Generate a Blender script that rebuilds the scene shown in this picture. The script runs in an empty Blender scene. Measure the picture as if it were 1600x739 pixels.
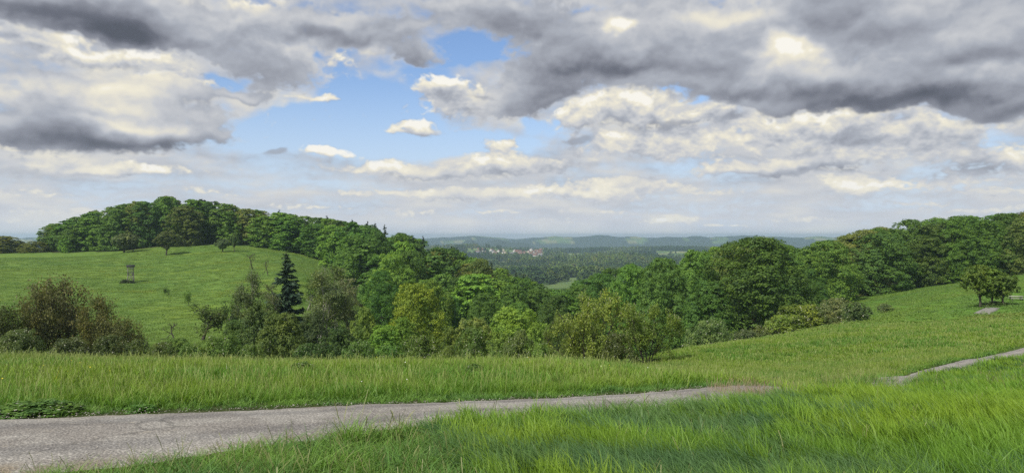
import bpy, math, random
import numpy as np
R = math.radians
sc = bpy.context.scene
C = sc.collection
random.seed(4); rng = np.random.default_rng(4)
EYE = 1.65                       # eye height over the ground at the camera
F = 1150.0                       # focal length in pixels of the 1600 px wide photograph

# ---------------------------------------------------------------- camera
cam = bpy.data.cameras.new('camera'); cam.lens = F / 1600 * 36; cam.sensor_width = 36
cam.clip_start = 0.1; cam.clip_end = 60000
co = bpy.data.objects.new('camera', cam); C.objects.link(co)
co.location = (0, 0, EYE); co.rotation_euler = (R(90), 0, 0)
sc.camera = co
# ---------------------------------------------------------------- exposure
vs = sc.view_settings
sc.display_settings.display_device = 'sRGB'
vs.view_transform = 'Standard'; vs.look = 'None'; vs.exposure = 0.0; vs.gamma = 1.0; vs.use_curve_mapping = False
sc.cycles.use_denoising = False
sc.cycles.max_bounces = 5; sc.cycles.diffuse_bounces = 3; sc.cycles.transmission_bounces = 4
sc.cycles.volume_bounces = 2; sc.cycles.glossy_bounces = 2
sc.cycles.sample_clamp_indirect = 4
# ---------------------------------------------------------------- sun (soft, through broken cloud)
SUN_EL, SUN_AZ = 48, -140        # azimuth clockwise from +Y: behind the camera, to the left
sl = bpy.data.lights.new('sun', 'SUN'); sl.energy = 5.0; sl.angle = R(7); sl.color = (1, 0.95, 0.86)
so = bpy.data.objects.new('sun', sl); C.objects.link(so)
so.rotation_euler = (R(90 - SUN_EL), 0, R(180 - SUN_AZ))
# ---------------------------------------------------------------- world: blue sky with broken cloud
world = bpy.data.worlds.new('World'); sc.world = world; world.use_nodes = True
nt = world.node_tree; nt.nodes.clear()

class G:
    """tiny helper that writes node maths"""
    def __init__(s, nt): s.nt = nt
    def n(s, t, **k):
        o = s.nt.nodes.new(t)
        for a, v in k.items(): setattr(o, a, v)
        return o
    def put(s, sock, v):
        if isinstance(v, bpy.types.NodeSocket): s.nt.links.new(v, sock)
        else: sock.default_value = v
    def m(s, op, a, b=None, c=None, clamp=False):
        o = s.n('ShaderNodeMath', operation=op, use_clamp=clamp)
        for i, v in enumerate((a, b, c)):
            if v is not None: s.put(o.inputs[i], v)
        return o.outputs[0]
    def v(s, op, a, b=None, c=None, scale=None):
        o = s.n('ShaderNodeVectorMath', operation=op)
        for i, v in enumerate((a, b, c)):
            if v is not None: s.put(o.inputs[i], v)
        if scale is not None: s.put(o.inputs['Scale'], scale)
        return o.outputs['Value'] if op in ('DOT_PRODUCT', 'LENGTH') else o.outputs[0]
    def xyz(s, x, y, z):
        o = s.n('ShaderNodeCombineXYZ')
        for i, v in enumerate((x, y, z)): s.put(o.inputs[i], v)
        return o.outputs[0]
    def sep(s, v):
        o = s.n('ShaderNodeSeparateXYZ'); s.put(o.inputs[0], v); return o.outputs
    def noise(s, vec, scale, detail=4, rough=.55, dist=0, col=False, dim='3D'):
        o = s.n('ShaderNodeTexNoise', noise_dimensions=dim)
        s.put(o.inputs['Vector'], vec)
        for k, x in (('Scale', scale), ('Detail', detail), ('Roughness', rough), ('Distortion', dist)): s.put(o.inputs[k], x)
        return o.outputs['Color' if col else 0]
    def voro(s, vec, scale, detail=0, rough=.5, smooth=None):
        o = s.n('ShaderNodeTexVoronoi', feature='SMOOTH_F1' if smooth else 'F1')
        s.put(o.inputs['Vector'], vec); s.put(o.inputs['Scale'], scale); s.put(o.inputs['Detail'], detail)
        s.put(o.inputs['Roughness'], rough)
        if smooth: s.put(o.inputs['Smoothness'], smooth)
        return o.outputs['Distance']
    def step(s, x, a, b, lo=0., hi=1., smooth=True):
        o = s.n('ShaderNodeMapRange', interpolation_type='SMOOTHSTEP' if smooth else 'LINEAR')
        for k, v in zip(range(5), (x, a, b, lo, hi)): s.put(o.inputs[k], v)
        return o.outputs[0]
    def mix(s, f, a, b, mode='MIX'):
        o = s.n('ShaderNodeMix', data_type='RGBA', blend_type=mode)
        s.put(o.inputs[0], f)
        for i, v in ((6, a), (7, b)):
            s.put(o.inputs[i], v if isinstance(v, bpy.types.NodeSocket) else (v[0], v[1], v[2], 1))
        return o.outputs[2]
    def ramp(s, f, stops):
        o = s.n('ShaderNodeValToRGB'); s.put(o.inputs[0], f)
        e = o.color_ramp.elements
        while len(e) < len(stops): e.new(0.5)
        for q, (p, c) in zip(e, stops): q.position = p; q.color = (c[0], c[1], c[2], 1)
        return o.outputs[0]

def lin(r, g, b):
    """sRGB 0..255 to linear"""
    return tuple((v / 12.92 if v <= .04045 else ((v + .055) / 1.055) ** 2.4) for v in (r / 255, g / 255, b / 255))

def pnoise(x, y, seed):
    """2-D gradient noise, about -0.7..0.7"""
    xi = np.floor(x).astype(np.int32); yi = np.floor(y).astype(np.int32)
    fx = (x - xi).astype(np.float32); fy = (y - yi).astype(np.float32)
    tab = np.random.default_rng(seed).random(65536).astype(np.float32) * (2 * math.pi)
    ct, st = np.cos(tab), np.sin(tab)
    def gr(ix, iy, dx, dy):
        k = ((ix * 73856093) ^ (iy * 19349663) ^ (iy >> 3)) & 65535
        return ct[k] * dx + st[k] * dy
    u = fx * fx * fx * (fx * (fx * 6 - 15) + 10); v = fy * fy * fy * (fy * (fy * 6 - 15) + 10)
    a = gr(xi, yi, fx, fy); b = gr(xi + 1, yi, fx - 1, fy)
    c = gr(xi, yi + 1, fx, fy - 1); d = gr(xi + 1, yi + 1, fx - 1, fy - 1)
    a = a + (b - a) * u; c = c + (d - c) * u
    return a + (c - a) * v

def fbm(x, y, oc, seed, gain=.5, billow=False):
    s = 0; amp = 1; f = 1
    for i in range(oc):
        n = pnoise(x * f + 17.3 * i, y * f + 9.1 * i, seed + i)
        s = s + amp * ((.28 - np.abs(n)) * 1.6 if billow else n)
        amp *= gain; f *= 2.03
    return s

def sstep(x, a, b):
    t = np.clip((x - a) / (b - a), 0, 1); return t * t * (3 - 2 * t)

def ramp(t, stops):
    t = np.clip(t, 0, 1); xs = [s[0] for s in stops]
    return np.stack([np.interp(t, xs, [s[1][k] for s in stops]) for k in range(3)], -1)

# clouds, as (x, y, rx, ry, weight): where in the photograph's sky they stand, turned into directions below
HOLE = [(620, 225, 130, 20, -.8), (440, 200, 90, 20, -.8), (800, 215, 60, 12, -.7), (850, 90, 30, 14, -.4), (575, 170, 95, 42, -1.5), (490, 200, 105, 22, -1.5), (420, 222, 70, 12, -1), (600, 222, 120, 18, -1.2), (740, 80, 62, 15, -1.6), (800, 72, 50, 12, -1.2), (668, 112, 46, 16, -.9),
        (345, 132, 34, 12, -1.1), (918, 28, 20, 15, -1.6), (715, 222, 60, 16, -1.1), (835, 190, 24, 8, -1.1), (868, 200, 25, 10, -.7),
        (1058, 150, 45, 9, -1), (745, 45, 30, 6, -.2), (1000, 185, 30, 6, -.3), (520, 290, 130, 10, -.35)]
NEAR = [  # the heavy near banks: grey to slate bodies with ragged lower edges
    (80, 20, 230, 36, 1.4), (220, 50, 120, 24, 1.2), (420, 40, 170, 38, 1.2), (440, 105, 95, 38, 1.3), (375, 152, 55, 8, .9), (560, 45, 90, 28, 1.0), (652, 84, 44, 15, 1.2),
    (765, 25, 125, 36, 1.4), (860, 50, 60, 25, .9), (845, 138, 72, 38, 1.5), (795, 160, 60, 24, 1.4), (960, 92, 130, 36, 1.5), (1130, 110, 150, 42, 1.5), (1150, 30, 200, 40, 1.4), (1330, 40, 200, 45, 1.4),
    (1280, 130, 140, 28, 1.5), (1450, 140, 190, 36, 1.6), (1580, 160, 110, 30, 1.6), (1540, 60, 160, 50, 1.6), (1193, 155, 34, 14, .5), (1640, 100, 120, 80, 1.5), (1020, 30, 110, 30, 1.1),
    (120, 215, 230, 22, 1.3), (60, 175, 150, 36, 1.3), (230, 180, 130, 30, 1.1), (300, 205, 70, 18, 1.0), (190, 135, 130, 26, .9), (60, 115, 90, 20, .7), (20, 265, 80, 16, .7)]
TONE = [(60, 14, 190, 24, -.42), (205, 50, 100, 18, -.36), (60, 105, 100, 12, -.10), (505, 56, 95, 13, -.34), (440, 118, 70, 26, -.16), (400, 60, 60, 14, -.10), (590, 35, 60, 14, -.12),
        (655, 88, 45, 12, -.20), (770, 36, 120, 20, -.26), (190, 226, 190, 12, -.32), (50, 205, 80, 12, -.12), (340, 212, 40, 8, -.1), (860, 140, 60, 30, -.34), (800, 172, 36, 10, -.18),
        (985, 104, 125, 16, -.36), (1120, 142, 100, 14, -.22), (1420, 158, 190, 18, -.34), (1580, 178, 80, 14, -.26), (1530, 86, 130, 17, -.34), (1290, 30, 70, 22, -.10), (1190, 150, 60, 10, -.2), (1460, 40, 110, 14, -.1),
        (1300, 140, 80, 12, -.16), (30, 272, 70, 10, -.10), (40, 68, 60, 16, .34), (112, 88, 46, 12, .30), (215, 90, 50, 9, .2), (195, 195, 90, 11, .38), (170, 170, 60, 8, .16), (120, 145, 150, 24, .16), (325, 60, 60, 16, .16),
        (385, 8, 40, 9, .34), (290, 15, 50, 10, .12), (260, 118, 100, 10, .16), (545, 92, 20, 18, .26), (592, 72, 20, 10, .24), (372, 148, 38, 6, .12), (1225, 82, 46, 26, .60), (1120, 30, 60, 14, .12), (962, 45, 16, 11, .40),
        (1050, 20, 80, 14, .08), (1370, 90, 60, 14, .08), (1180, 20, 60, 12, .08), (230, 75, 120, 10, .06)]
CUMU = [  # the brighter heaps behind and under them
    (40, 68, 60, 22, 1), (110, 85, 50, 20, 1), (215, 90, 60, 14, 1), (320, 60, 70, 30, .9), (400, 10, 60, 14, 1), (540, 95, 30, 24, 1.0), (590, 74, 28, 14, .9), (490, 153, 40, 5, 1.1), (270, 130, 90, 18, .9),
    (15, 225, 36, 12, 1.1), (130, 262, 100, 13, 1.1), (510, 239, 36, 7, 1.3), (690, 134, 40, 22, 1.2), (730, 165, 74, 22, 1.4), (645, 200, 30, 9, 1.4), (620, 207, 16, 5, .6), (780, 255, 52, 18, 1.2), (788, 222, 30, 16, 1.1),
    (962, 45, 18, 14, 1), (1225, 80, 50, 26, .8), (980, 162, 70, 28, 1.7), (893, 186, 28, 14, 1.0), (1075, 232, 60, 20, 1.1), (1010, 222, 60, 18, .9), (1200, 212, 66, 20, 1.2), (1120, 180, 70, 18, .9), (930, 225, 50, 22, .7),
    (1310, 190, 110, 18, 1.2), (1450, 205, 180, 20, 1.2), (1400, 240, 200, 16, .7), (1560, 250, 120, 22, 1.0), (940, 298, 105, 16, 1.2), (1340, 290, 70, 17, 1.3), (1480, 285, 70, 14, 1.0), (1240, 262, 90, 12, .7), (1130, 262, 80, 10, .7),
    (1055, 343, 44, 7, 1.1), (1262, 341, 30, 5, .9), (1213, 343, 16, 4, .8), (610, 262, 80, 13, 1.0), (690, 268, 60, 12, .8), (450, 262, 120, 8, .6), (640, 332, 70, 7, .6), (720, 305, 90, 12, .6), (1530, 328, 130, 7, .7), (60, 300, 120, 9, .5), (200, 330, 140, 8, .4), (850, 345, 90, 5, .4),
    (780, 300, 60, 9, .8), (860, 262, 60, 12, .8), (1010, 285, 60, 9, .7), (1110, 300, 60, 8, .7), (1180, 268, 80, 10, .8), (1290, 250, 70, 9, .7), (1420, 318, 60, 6, .8), (1560, 300, 70, 9, .8), (90, 330, 70, 6, .7), (300, 345, 90, 4, .6), (250, 268, 80, 8, .7), (330, 300, 70, 7, .7), (480, 325, 80, 6, .7), (560, 300, 60, 6, .7), (780, 332, 50, 4, .8), (950, 330, 60, 4, .7), (1130, 352, 60, 3, .8), (660, 300, 70, 7, .8), (30, 345, 60, 4, .6)]
CTONE = [(905, 214, 24, 9, -.30), (1143, 186, 24, 8, -.30), (1050, 196, 44, 9, -.16), (1340, 222, 46, 7, -.16), (1565, 262, 110, 12, -.24), (1440, 264, 130, 8, -.14), (760, 178, 60, 6, -.16), (1110, 190, 30, 12, -.1),
         (655, 208, 30, 4, -.16), (1010, 264, 90, 7, -.16), (1230, 315, 160, 5, -.16), (900, 250, 40, 14, -.14), (945, 318, 120, 4, -.14), (620, 277, 90, 4, -.12), (840, 285, 40, 8, -.08), (1230, 245, 60, 6, -.1), (1480, 230, 100, 7, -.1),
         (690, 125, 30, 12, .18), (645, 196, 24, 7, .14), (780, 256, 44, 10, .20), (985, 158, 50, 18, .26), (1200, 220, 50, 9, .2), (1075, 240, 40, 10, .12), (945, 299, 80, 8, .24), (1345, 292, 55, 9, .28), (1485, 292, 40, 6, .14), (1055, 343, 36, 6, .2),
         (15, 226, 30, 9, .2), (130, 262, 80, 7, .14), (510, 237, 40, 6, .14), (1310, 182, 90, 9, .14), (110, 84, 60, 10, .1),
         (1100, 215, 120, 5, -.10), (960, 275, 90, 6, -.16), (1110, 278, 90, 6, -.18), (1300, 268, 90, 6, -.18), (1500, 272, 90, 8, -.16), (1380, 308, 90, 5, -.14), (800, 272, 60, 5, -.16), (700, 284, 80, 4, -.14), (850, 240, 30, 14, -.12), (1000, 200, 40, 8, -.12), (1280, 212, 60, 6, -.1), (180, 275, 90, 4, -.12), (60, 283, 60, 4, -.14)]
SMALLDARK = [(435, 239, 21, 5, 1.6), (905, 214, 22, 8, 1.5), (1143, 186, 20, 7, 1.5), (1056, 192, 26, 7, 1.1), (1345, 222, 40, 5, .9), (745, 158, 34, 6, .9), (805, 212, 14, 5, .6)]

def make_clouds(W, H):
    """colour and cover of the clouds on a direction grid: azimuth across, elevation (square-root scale) up"""
    az = ((np.arange(W, dtype=np.float32) + .5) / W - .5) * (2 * math.pi)
    el = (((np.arange(H, dtype=np.float32) + .5) / H) ** 2) * (math.pi / 2)
    e = np.minimum(np.tan(el), 6).astype(np.float32)
    A, E = np.meshgrid(az, e)
    U, V = A * F, E * F                              # the same in 'photograph pixels'
    # level-sheet coordinates: cloud shrinks and flattens towards the horizon
    q = np.maximum(E, .02) + .16
    X, Y = np.sin(A) / q, np.cos(A) / q
    wa = fbm(U / 90, V / 60, 3, 11); wb = fbm(U / 90 + 40, V / 60, 3, 15)
    fa = fbm(U / 22, V / 16, 3, 19); fb_ = fbm(U / 22 + 30, V / 16, 3, 23)
    small = np.clip(V / 260 + .18, .18, 1)
    WU = U + (wa * 32 + fa * 7) * small; WV = V + (wb * 18 + fb_ * 5) * small
    def blobs(lst):
        acc = np.zeros_like(U)
        front = np.abs(az) < 1.1
        i0, i1 = np.argmax(front), W - np.argmax(front[::-1])
        for (px, py, rx, ry, w) in lst:
            a = math.atan((px - 800) / F); c = math.cos(a)
            uu, vv = a * F, (369.5 - py) * c
            ru, rv = rx * c * c, ry * c
            j0 = int(W * ((uu - 3 * ru - 40) / F / (2 * math.pi) + .5)); j1 = int(W * ((uu + 3 * ru + 40) / F / (2 * math.pi) + .5))
            j0, j1 = max(0, j0), min(W, j1)
            t = ((WU[:, j0:j1] - uu) / ru) ** 2 + ((WV[:, j0:j1] - vv) / rv) ** 2
            acc[:, j0:j1] += w * np.exp(-t)
        return acc
    def lit(D, n):
        """how steeply a heap falls off upwards, over about n photograph pixels"""
        out = np.zeros_like(D)
        c = np.cumsum(D, 0, dtype=np.float32)
        rows = np.interp(np.minimum(V[:, 0] + n, V[-1, 0]), V[:, 0], np.arange(H)).astype(int)
        return D - D[rows]
    mass = fbm(X * 1.15, Y * 1.15, 6, 31, .55)
    bil = fbm(U / 46, V / 30, 5, 41, .55, True)
    bil_s = fbm(U / 22, V / 11, 4, 47, .55, True)
    lowf = sstep(V, 150, 30)[..., None]
    soft = fbm(WU / 70, WV / 45, 3, 71, .45)
    wisp = fbm(WU / 13, WV / 9, 4, 83, .6)
    puff = bil * (1 - lowf[..., 0]) + bil_s * lowf[..., 0]
    # -- the backdrop deck
    infr = np.exp(-(np.maximum(np.abs(A) - .72, 0) / .35) ** 2) * np.exp(-(np.maximum(E - .36, 0) / .2) ** 2)
    hole = blobs(HOLE)
    D0 = .50 + mass * .55 + puff * .22 + hole
    t0 = .68 + mass * .22 + .16 * np.tanh(lit(mass * .6 + soft * .4, 18) * 1.2) * (1 - .45 * lowf[..., 0])
    t0 = t0 + .22 * fbm(WU / 110, WV / 18, 4, 53, .45) * (1 - sstep(V, 60, 200) * .6)
    a0 = sstep(D0, 0, .7)
    # -- bright heaps
    D1 = blobs(CUMU) + puff * .55 + mass * .35 - .56 + hole * .05 + (1 - infr) * .15
    D1 = D1 + wisp * .34
    t1 = .73 + .36 * np.tanh(lit(D1, 12) * .8) + .07 * np.tanh(lit(puff, 6) * 1.2) + .32 * fbm(WU / 60, WV / 30, 3, 77, .42) - .10 * sstep(D1, .5, 1.3) + blobs(CTONE)
    a1 = sstep(D1, -.05, .45)
    # -- heavy near banks
    D2 = blobs(NEAR) + puff * .34 + soft * .5 + mass * .4 - .60 + (1 - infr) * (.45 + mass * .9)
    D2 = D2 + wisp * .22
    t2 = .60 + blobs(TONE) + .20 * np.tanh(lit(D2, 16) * .8) + .07 * np.tanh(lit(soft, 12) * 1.2) + .30 * fbm(WU / 190, WV / 85, 4, 61, .40) - .08 * sstep(D2, .8, 2.0)
    t2 = t2 + .16 * sstep(D2, .35, 0)
    a2 = sstep(D2, 0, .5)
    D3 = blobs(SMALLDARK) + puff * .4 - .5
    a3 = sstep(D3, 0, .7) * .7
    RAMP = [(0.0, lin(90, 95, 106)), (.15, lin(108, 112, 124)), (.35, lin(144, 148, 159)), (.55, lin(172, 177, 187)), (.72, lin(202, 204, 208)), (.86, lin(228, 224, 212)), (.95, lin(242, 236, 216)), (1.0, lin(250, 247, 238))]
    def low(t, m):
        return m + (t - m) * (1 - .5 * lowf[..., 0])
    c0 = ramp(low(t0, .74), RAMP); c1 = ramp(low(t1, .80), RAMP); c2 = ramp(t2, RAMP); c3 = ramp(.42 + 0 * t2, RAMP)
    col = c0; al = a0
    for c, a in ((c1, a1), (c2, a2), (c3, a3)):
        n = a + al * (1 - a)
        col = (c * a[..., None] + col * (al * (1 - a))[..., None]) / np.maximum(n, 1e-4)[..., None]
        al = n
    air = (np.exp(-V / 45) * .62)[..., None]
    col = col * (1 - air) + np.array(lin(214, 224, 238)) * air
    al = al * sstep(V, -12, 8)
    return col.astype(np.float32), al.astype(np.float32)

def build_sky():
    W, H = 4800, 900
    col, al = make_clouds(W, H)
    im = bpy.data.images.new('clouds', W, H, alpha=True, float_buffer=True)
    im.alpha_mode = 'CHANNEL_PACKED'
    im.pixels.foreach_set(np.concatenate([col, al[..., None]], -1).astype(np.float32).ravel()); im.update()
    im.pack()
    g = G(nt)
    d = g.v('NORMALIZE', g.n('ShaderNodeTexCoord').outputs['Generated'])
    x, y, z = g.sep(d)
    el = g.m('MAXIMUM', g.m('ARCSINE', z), 0.0)
    u = g.m('MULTIPLY_ADD', g.m('ARCTAN2', x, y), 1 / (2 * math.pi), .5)
    v = g.m('SQRT', g.m('DIVIDE', el, math.pi / 2))
    tx = g.n('ShaderNodeTexImage', interpolation='Cubic', extension='EXTEND'); tx.image = im
    g.put(tx.inputs[0], g.xyz(u, v, 0))
    sky = g.n('ShaderNodeTexSky', sky_type='NISHITA', sun_disc=False)
    sky.sun_elevation = R(SUN_EL); sky.sun_rotation = R(SUN_AZ); sky.air_density = 1.0; sky.dust_density = .8; sky.ozone_density = 2.0
    S = .1
    blue = g.v('MULTIPLY', sky.outputs[0], SKYMUL)
    veil = g.mix(g.step(el, .24, 0.0, 0, .85), blue, tuple(v / S for v in lin(205, 220, 240)))   # thin high haze low down
    out = g.mix(tx.outputs['Alpha'], veil, g.v('SCALE', tx.outputs[0], scale=1 / S))
    bg = g.n('ShaderNodeBackground'); g.put(bg.inputs[0], out); bg.inputs[1].default_value = S
    wo = g.n('ShaderNodeOutputWorld'); nt.links.new(bg.outputs[0], wo.inputs[0])
    world.cycles.sampling_method = 'MANUAL'; world.cycles.sample_map_resolution = 512
SKYMUL = (1.2, 1.3, 1.5)
build_sky()

# ================================================================ terrain
def at(px, py, D):
    return ((px - 800) / F * D, D, EYE - (py - 369.5) / F * D)

CP = []                                              # control points (azimuth, distance, ground slope seen from the foot)
def cp(px, py, D):
    if 30 <= D <= 65 and px < 1340: py += .45 * F / D
    x, y, z = at(px, py, D); CP.append((math.atan2(x, y), math.hypot(x, y), z / math.hypot(x, y)))
def cz(px, D, z):
    x = (px - 800) / F * D; r = math.hypot(x, D); CP.append((math.atan2(x, D), r, z / r))
def near_z(y): return -.0915 * y - .000817 * y * y
for px in (-300, 200, 800, 1400, 1900): cz(px, 1.2, -.09 * 1.2)
for px in (-300, 100, 500, 900, 1300, 1700):
    for D in (3, 5, 8): cz(px, D, near_z(D))
for px in (-300, 0, 300, 600, 900, 1150):
    cz(px, 12, near_z(12))
for px in (0, 300, 600, 900): cz(px, 17, near_z(17)); cz(px, 26, near_z(26))
for t in """1600 642 12;1400 640 13;1220 607 19.6;1300 624 22;1370 616 27;1370 592 31.5;1500 588 38;1500 567 43;1600 602 25;1600 563 48;1600 543 55;1800 520 60;1800 600 25
1600 505 75;1600 475 110;1600 430 200;1800 480 90;1800 420 200;1450 540 60;1450 505 90;1450 468 150;1450 443 250;1300 590 35;1300 553 60;1300 510 95
1150 585 40;1150 560 60;1150 536 85;1060 585 40;1060 562 60;1060 549 75;1060 576 100;900 572 40;900 565 50;900 585 65;900 590 90;900 575 130;900 545 200
600 570 35;600 561 45;600 578 60;600 575 90;600 550 130;600 528 170;600 490 230;600 434 330;600 476 450;300 561 38;300 558 45;300 577 60;300 570 85;300 537 110;300 480 150;300 437 200
300 386 300;300 372 350;300 378 420;0 554 45;0 572 60;0 560 85;0 510 120;0 450 180;0 401 280;0 404 400;-300 550 45;-300 560 85;-300 500 130;-300 410 280;-300 410 400
150 398 290;150 385 350;500 406 295;450 392 300;500 440 200;500 490 150;500 395 360;450 518 130;700 460 340;700 500 250;700 545 150;800 514 300;800 540 200;870 537 280;780 600 90;450 577 85
870 447 1050;870 434 1250;1000 440 1250;760 455 1000;700 455 1000;960 446 1050""".replace('\n', ';').split(';'):
    cp(*map(float, t.split()))
cz(1300, 130, -14.5); cp(1340, 464, 230); cz(1150, 120, -19); cz(1150, 180, -25); cz(1060, 180, -27); cz(1250, 190, -20.5); cz(1300, 190, -18)
cz(1000, 280, -32); cz(1150, 280, -24); cz(1300, 300, -17); cz(1450, 330, -14); cz(1600, 300, -9); cz(1800, 300, -8)
cz(600, 600, -50); cz(300, 600, -35); cz(0, 600, -32); cz(700, 500, -52); cz(800, 480, -62); cz(870, 420, -58); cz(870, 600, -76); cz(1000, 500, -60); cz(1150, 500, -48); cz(1300, 600, -45); cz(1600, 600, -30); cz(-300, 600, -30)
cz(870, 850, -80); cz(1000, 850, -78); cz(1200, 1000, -75); cz(1500, 1000, -60); cz(300, 1000, -75); cz(-300, 1000, -70); cz(1900, 1000, -50)
for px in (760, 870, 1000, 1150):
    cz(px, 1600, -84); cz(px, 2050, -82 if px > 800 else -84); cz(px, 2550, -77 if px > 820 else -68); cz(px, 3100, -66 if px > 820 else -50); cz(px, 3500, -70); cz(px, 4500, -110)
cz(1260, 1500, -42); cz(1260, 2000, -60)
for px in (-300, 300, 1500, 1900):
    cz(px, 2000, -80); cz(px, 3200, -60); cz(px, 4500, -110)
for px in (-300, 300, 800, 1300, 1900): cz(px, 7000, -110); cz(px, 16000, -60)
CP = np.array(CP)
def _k(d2): return np.where(d2 > 0, d2 * np.log(d2 + 1e-12), 0)
def _uv(a, r): return a * 2.4, np.log(r)
_cu, _cv = _uv(CP[:, 0], CP[:, 1])
_n = len(CP)
_A = np.zeros((_n + 3, _n + 3))
_A[:_n, :_n] = _k((_cu[:, None] - _cu) ** 2 + (_cv[:, None] - _cv) ** 2) + np.eye(_n) * 1e-3
_P = np.stack([np.ones(_n), _cu, _cv], 1); _A[:_n, _n:] = _P; _A[_n:, :_n] = _P.T
_w = np.linalg.solve(_A, np.concatenate([CP[:, 2], np.zeros(3)]))

def hgt(x, y):
    """ground height; works on arrays"""
    x = np.asarray(x, float); y = np.asarray(y, float)
    shp = np.broadcast(x, y).shape
    x = np.broadcast_to(x, shp).ravel(); y = np.broadcast_to(y, shp).ravel()
    r = np.maximum(np.hypot(x, y), .8); a = np.arctan2(x, y)
    ac = np.where(np.abs(a) < .75, a, np.sign(a) * (.75 + .25 * np.tanh((np.abs(a) - .75) / .25)))
    back = sstep(np.abs(a), 1.4, 2.9)
    out = np.empty(len(x))
    for s in range(0, len(x), 40000):
        sl_ = slice(s, s + 40000)
        u, v = _uv(ac[sl_] * (1 - back[sl_]), np.clip(r[sl_], 1.0, 16000))
        d = (u[:, None] - _cu) ** 2 + (v[:, None] - _cv) ** 2
        out[sl_] = (_k(d) @ _w[:_n] + _w[_n] + _w[_n + 1] * u + _w[_n + 2] * v)
    z = out * r
    z = np.where(back > 0, z * (1 - back) + back * np.maximum(-.04 * r, -60), z)
    # rolling unevenness
    far = sstep(r, 25, 400)
    z = z + far * .5 * fbm(x / 38, y / 38, 3, 5) + .03 * np.minimum(r / 15, 1) * fbm(x / 2.2, y / 2.2, 2, 8)
    vf = sstep(r, 1300, 3000)
    z = z + 20 * np.exp(-((r * np.sin(a) - 300) / 260) ** 2 - ((r * np.cos(a) - 2050) / 330) ** 2)
    z = z + vf * 13 * fbm(x / 520, y / 520, 4, 9)
    # far ridges on the horizon
    px = 800 + F * np.tan(np.clip(a, -1.2, 1.2))
    def gb(c, w): return np.exp(-((px - c) / w) ** 2)
    z1 = 84 * gb(732, 18) + 86 * gb(776, 26) + 60 * gb(818, 22) + 18 * gb(1010, 120) + 14 * gb(1250, 90) + 26 * gb(500, 120)
    z2 = 100 + 26 * fbm(px / 70, 0 * px, 4, 33) + 14 * gb(905, 70) + 6 * gb(735, 40) - 16 * gb(815, 25) + 14 * gb(1180, 90) + 3 * gb(980, 30)
    z3 = 30 + 14 * fbm(px / 110, 0 * px + 4, 4, 35)
    f1 = sstep(r, 3900, 4700)
    zf = -110 + z1 * np.exp(-((r - 5200) / 380) ** 2) + z2 * sstep(r, 5700, 6700) + (z3 - z2) * sstep(r, 9500, 11500) + 5 * fbm(x / 700, y / 700, 4, 37)
    z = z * (1 - f1) + zf * f1
    return z.reshape(shp) if shp else float(z[0])
def H1(x, y): return float(hgt(np.array([x]), np.array([y]))[0])

def hit(px, py, dmin=4, dmax=6000):
    """where the line of sight through a photograph pixel meets the ground"""
    D = np.exp(np.linspace(math.log(dmin), math.log(dmax), 1500))
    x, y = (px - 800) / F * D, D
    z = EYE - (py - 369.5) / F * D
    g = hgt(x, y); k = np.nonzero(g >= z)[0]
    i = k[0] if len(k) else len(D) - 1
    return x[i], y[i], g[i]

def new_obj(name, me, parent=None, mats=()):
    o = bpy.data.objects.new(name, me); C.objects.link(o)
    if parent is not None: o.parent = parent
    for m in mats: me.materials.append(m)
    return o
def tag(o, label=None, cat=None, group=None, kind=None):
    for k, v in (('label', label), ('category', cat), ('group', group), ('kind', kind)):
        if v: o[k] = v
    return o
def mesh_np(name, verts, faces, smooth=False, attrs=None):
    """mesh from arrays; faces (n,3) or (n,4) or a list of such arrays"""
    me = bpy.data.meshes.new(name)
    if not isinstance(faces, list): faces = [faces]
    faces = [f for f in faces if len(f)]
    verts = np.asarray(verts, np.float32)
    me.vertices.add(len(verts)); me.vertices.foreach_set('co', verts.ravel())
    nl = sum(f.size for f in faces); nf = sum(len(f) for f in faces)
    me.loops.add(nl); me.polygons.add(nf)
    me.loops.foreach_set('vertex_index', np.concatenate([f.ravel() for f in faces]).astype(np.int32))
    tot = np.concatenate([np.full(len(f), f.shape[1], np.int32) for f in faces])
    st = np.concatenate([[0], np.cumsum(tot)[:-1]]).astype(np.int32)
    me.polygons.foreach_set('loop_start', st); me.polygons.foreach_set('loop_total', tot)
    if smooth: me.polygons.foreach_set('use_smooth', np.ones(nf, bool))
    for k, (dom, typ, arr) in (attrs or {}).items():
        at_ = me.attributes.new(k, typ, dom)
        at_.data.foreach_set({'FLOAT': 'value', 'FLOAT_VECTOR': 'vector', 'INT': 'value', 'FLOAT_COLOR': 'color'}[typ], np.asarray(arr).ravel())
    me.update(calc_edges=True); me.validate()
    return me

def material(name):
    m = bpy.data.materials.new(name); m.use_nodes = True
    m.node_tree.nodes.clear(); return m, G(m.node_tree)
def out(g, sh): g.nt.links.new(sh, g.n('ShaderNodeOutputMaterial').inputs[0])
def principled(g, col, rough=.8, spec=.2, normal=None, metal=0):
    b = g.n('ShaderNodeBsdfPrincipled'); g.put(b.inputs['Base Color'], col if isinstance(col, bpy.types.NodeSocket) else (*col[:3], 1))
    g.put(b.inputs['Roughness'], rough); g.put(b.inputs['Specular IOR Level'], spec); g.put(b.inputs['Metallic'], metal)
    if normal is not None: g.put(b.inputs['Normal'], normal)
    return b.outputs[0]
def bump(g, h, strength=.5, dist=.1):
    b = g.n('ShaderNodeBump'); g.put(b.inputs['Height'], h); b.inputs['Strength'].default_value = strength; b.inputs['Distance'].default_value = dist
    return b.outputs[0]
def geo(g): return g.n('ShaderNodeNewGeometry').outputs['Position']

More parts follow.
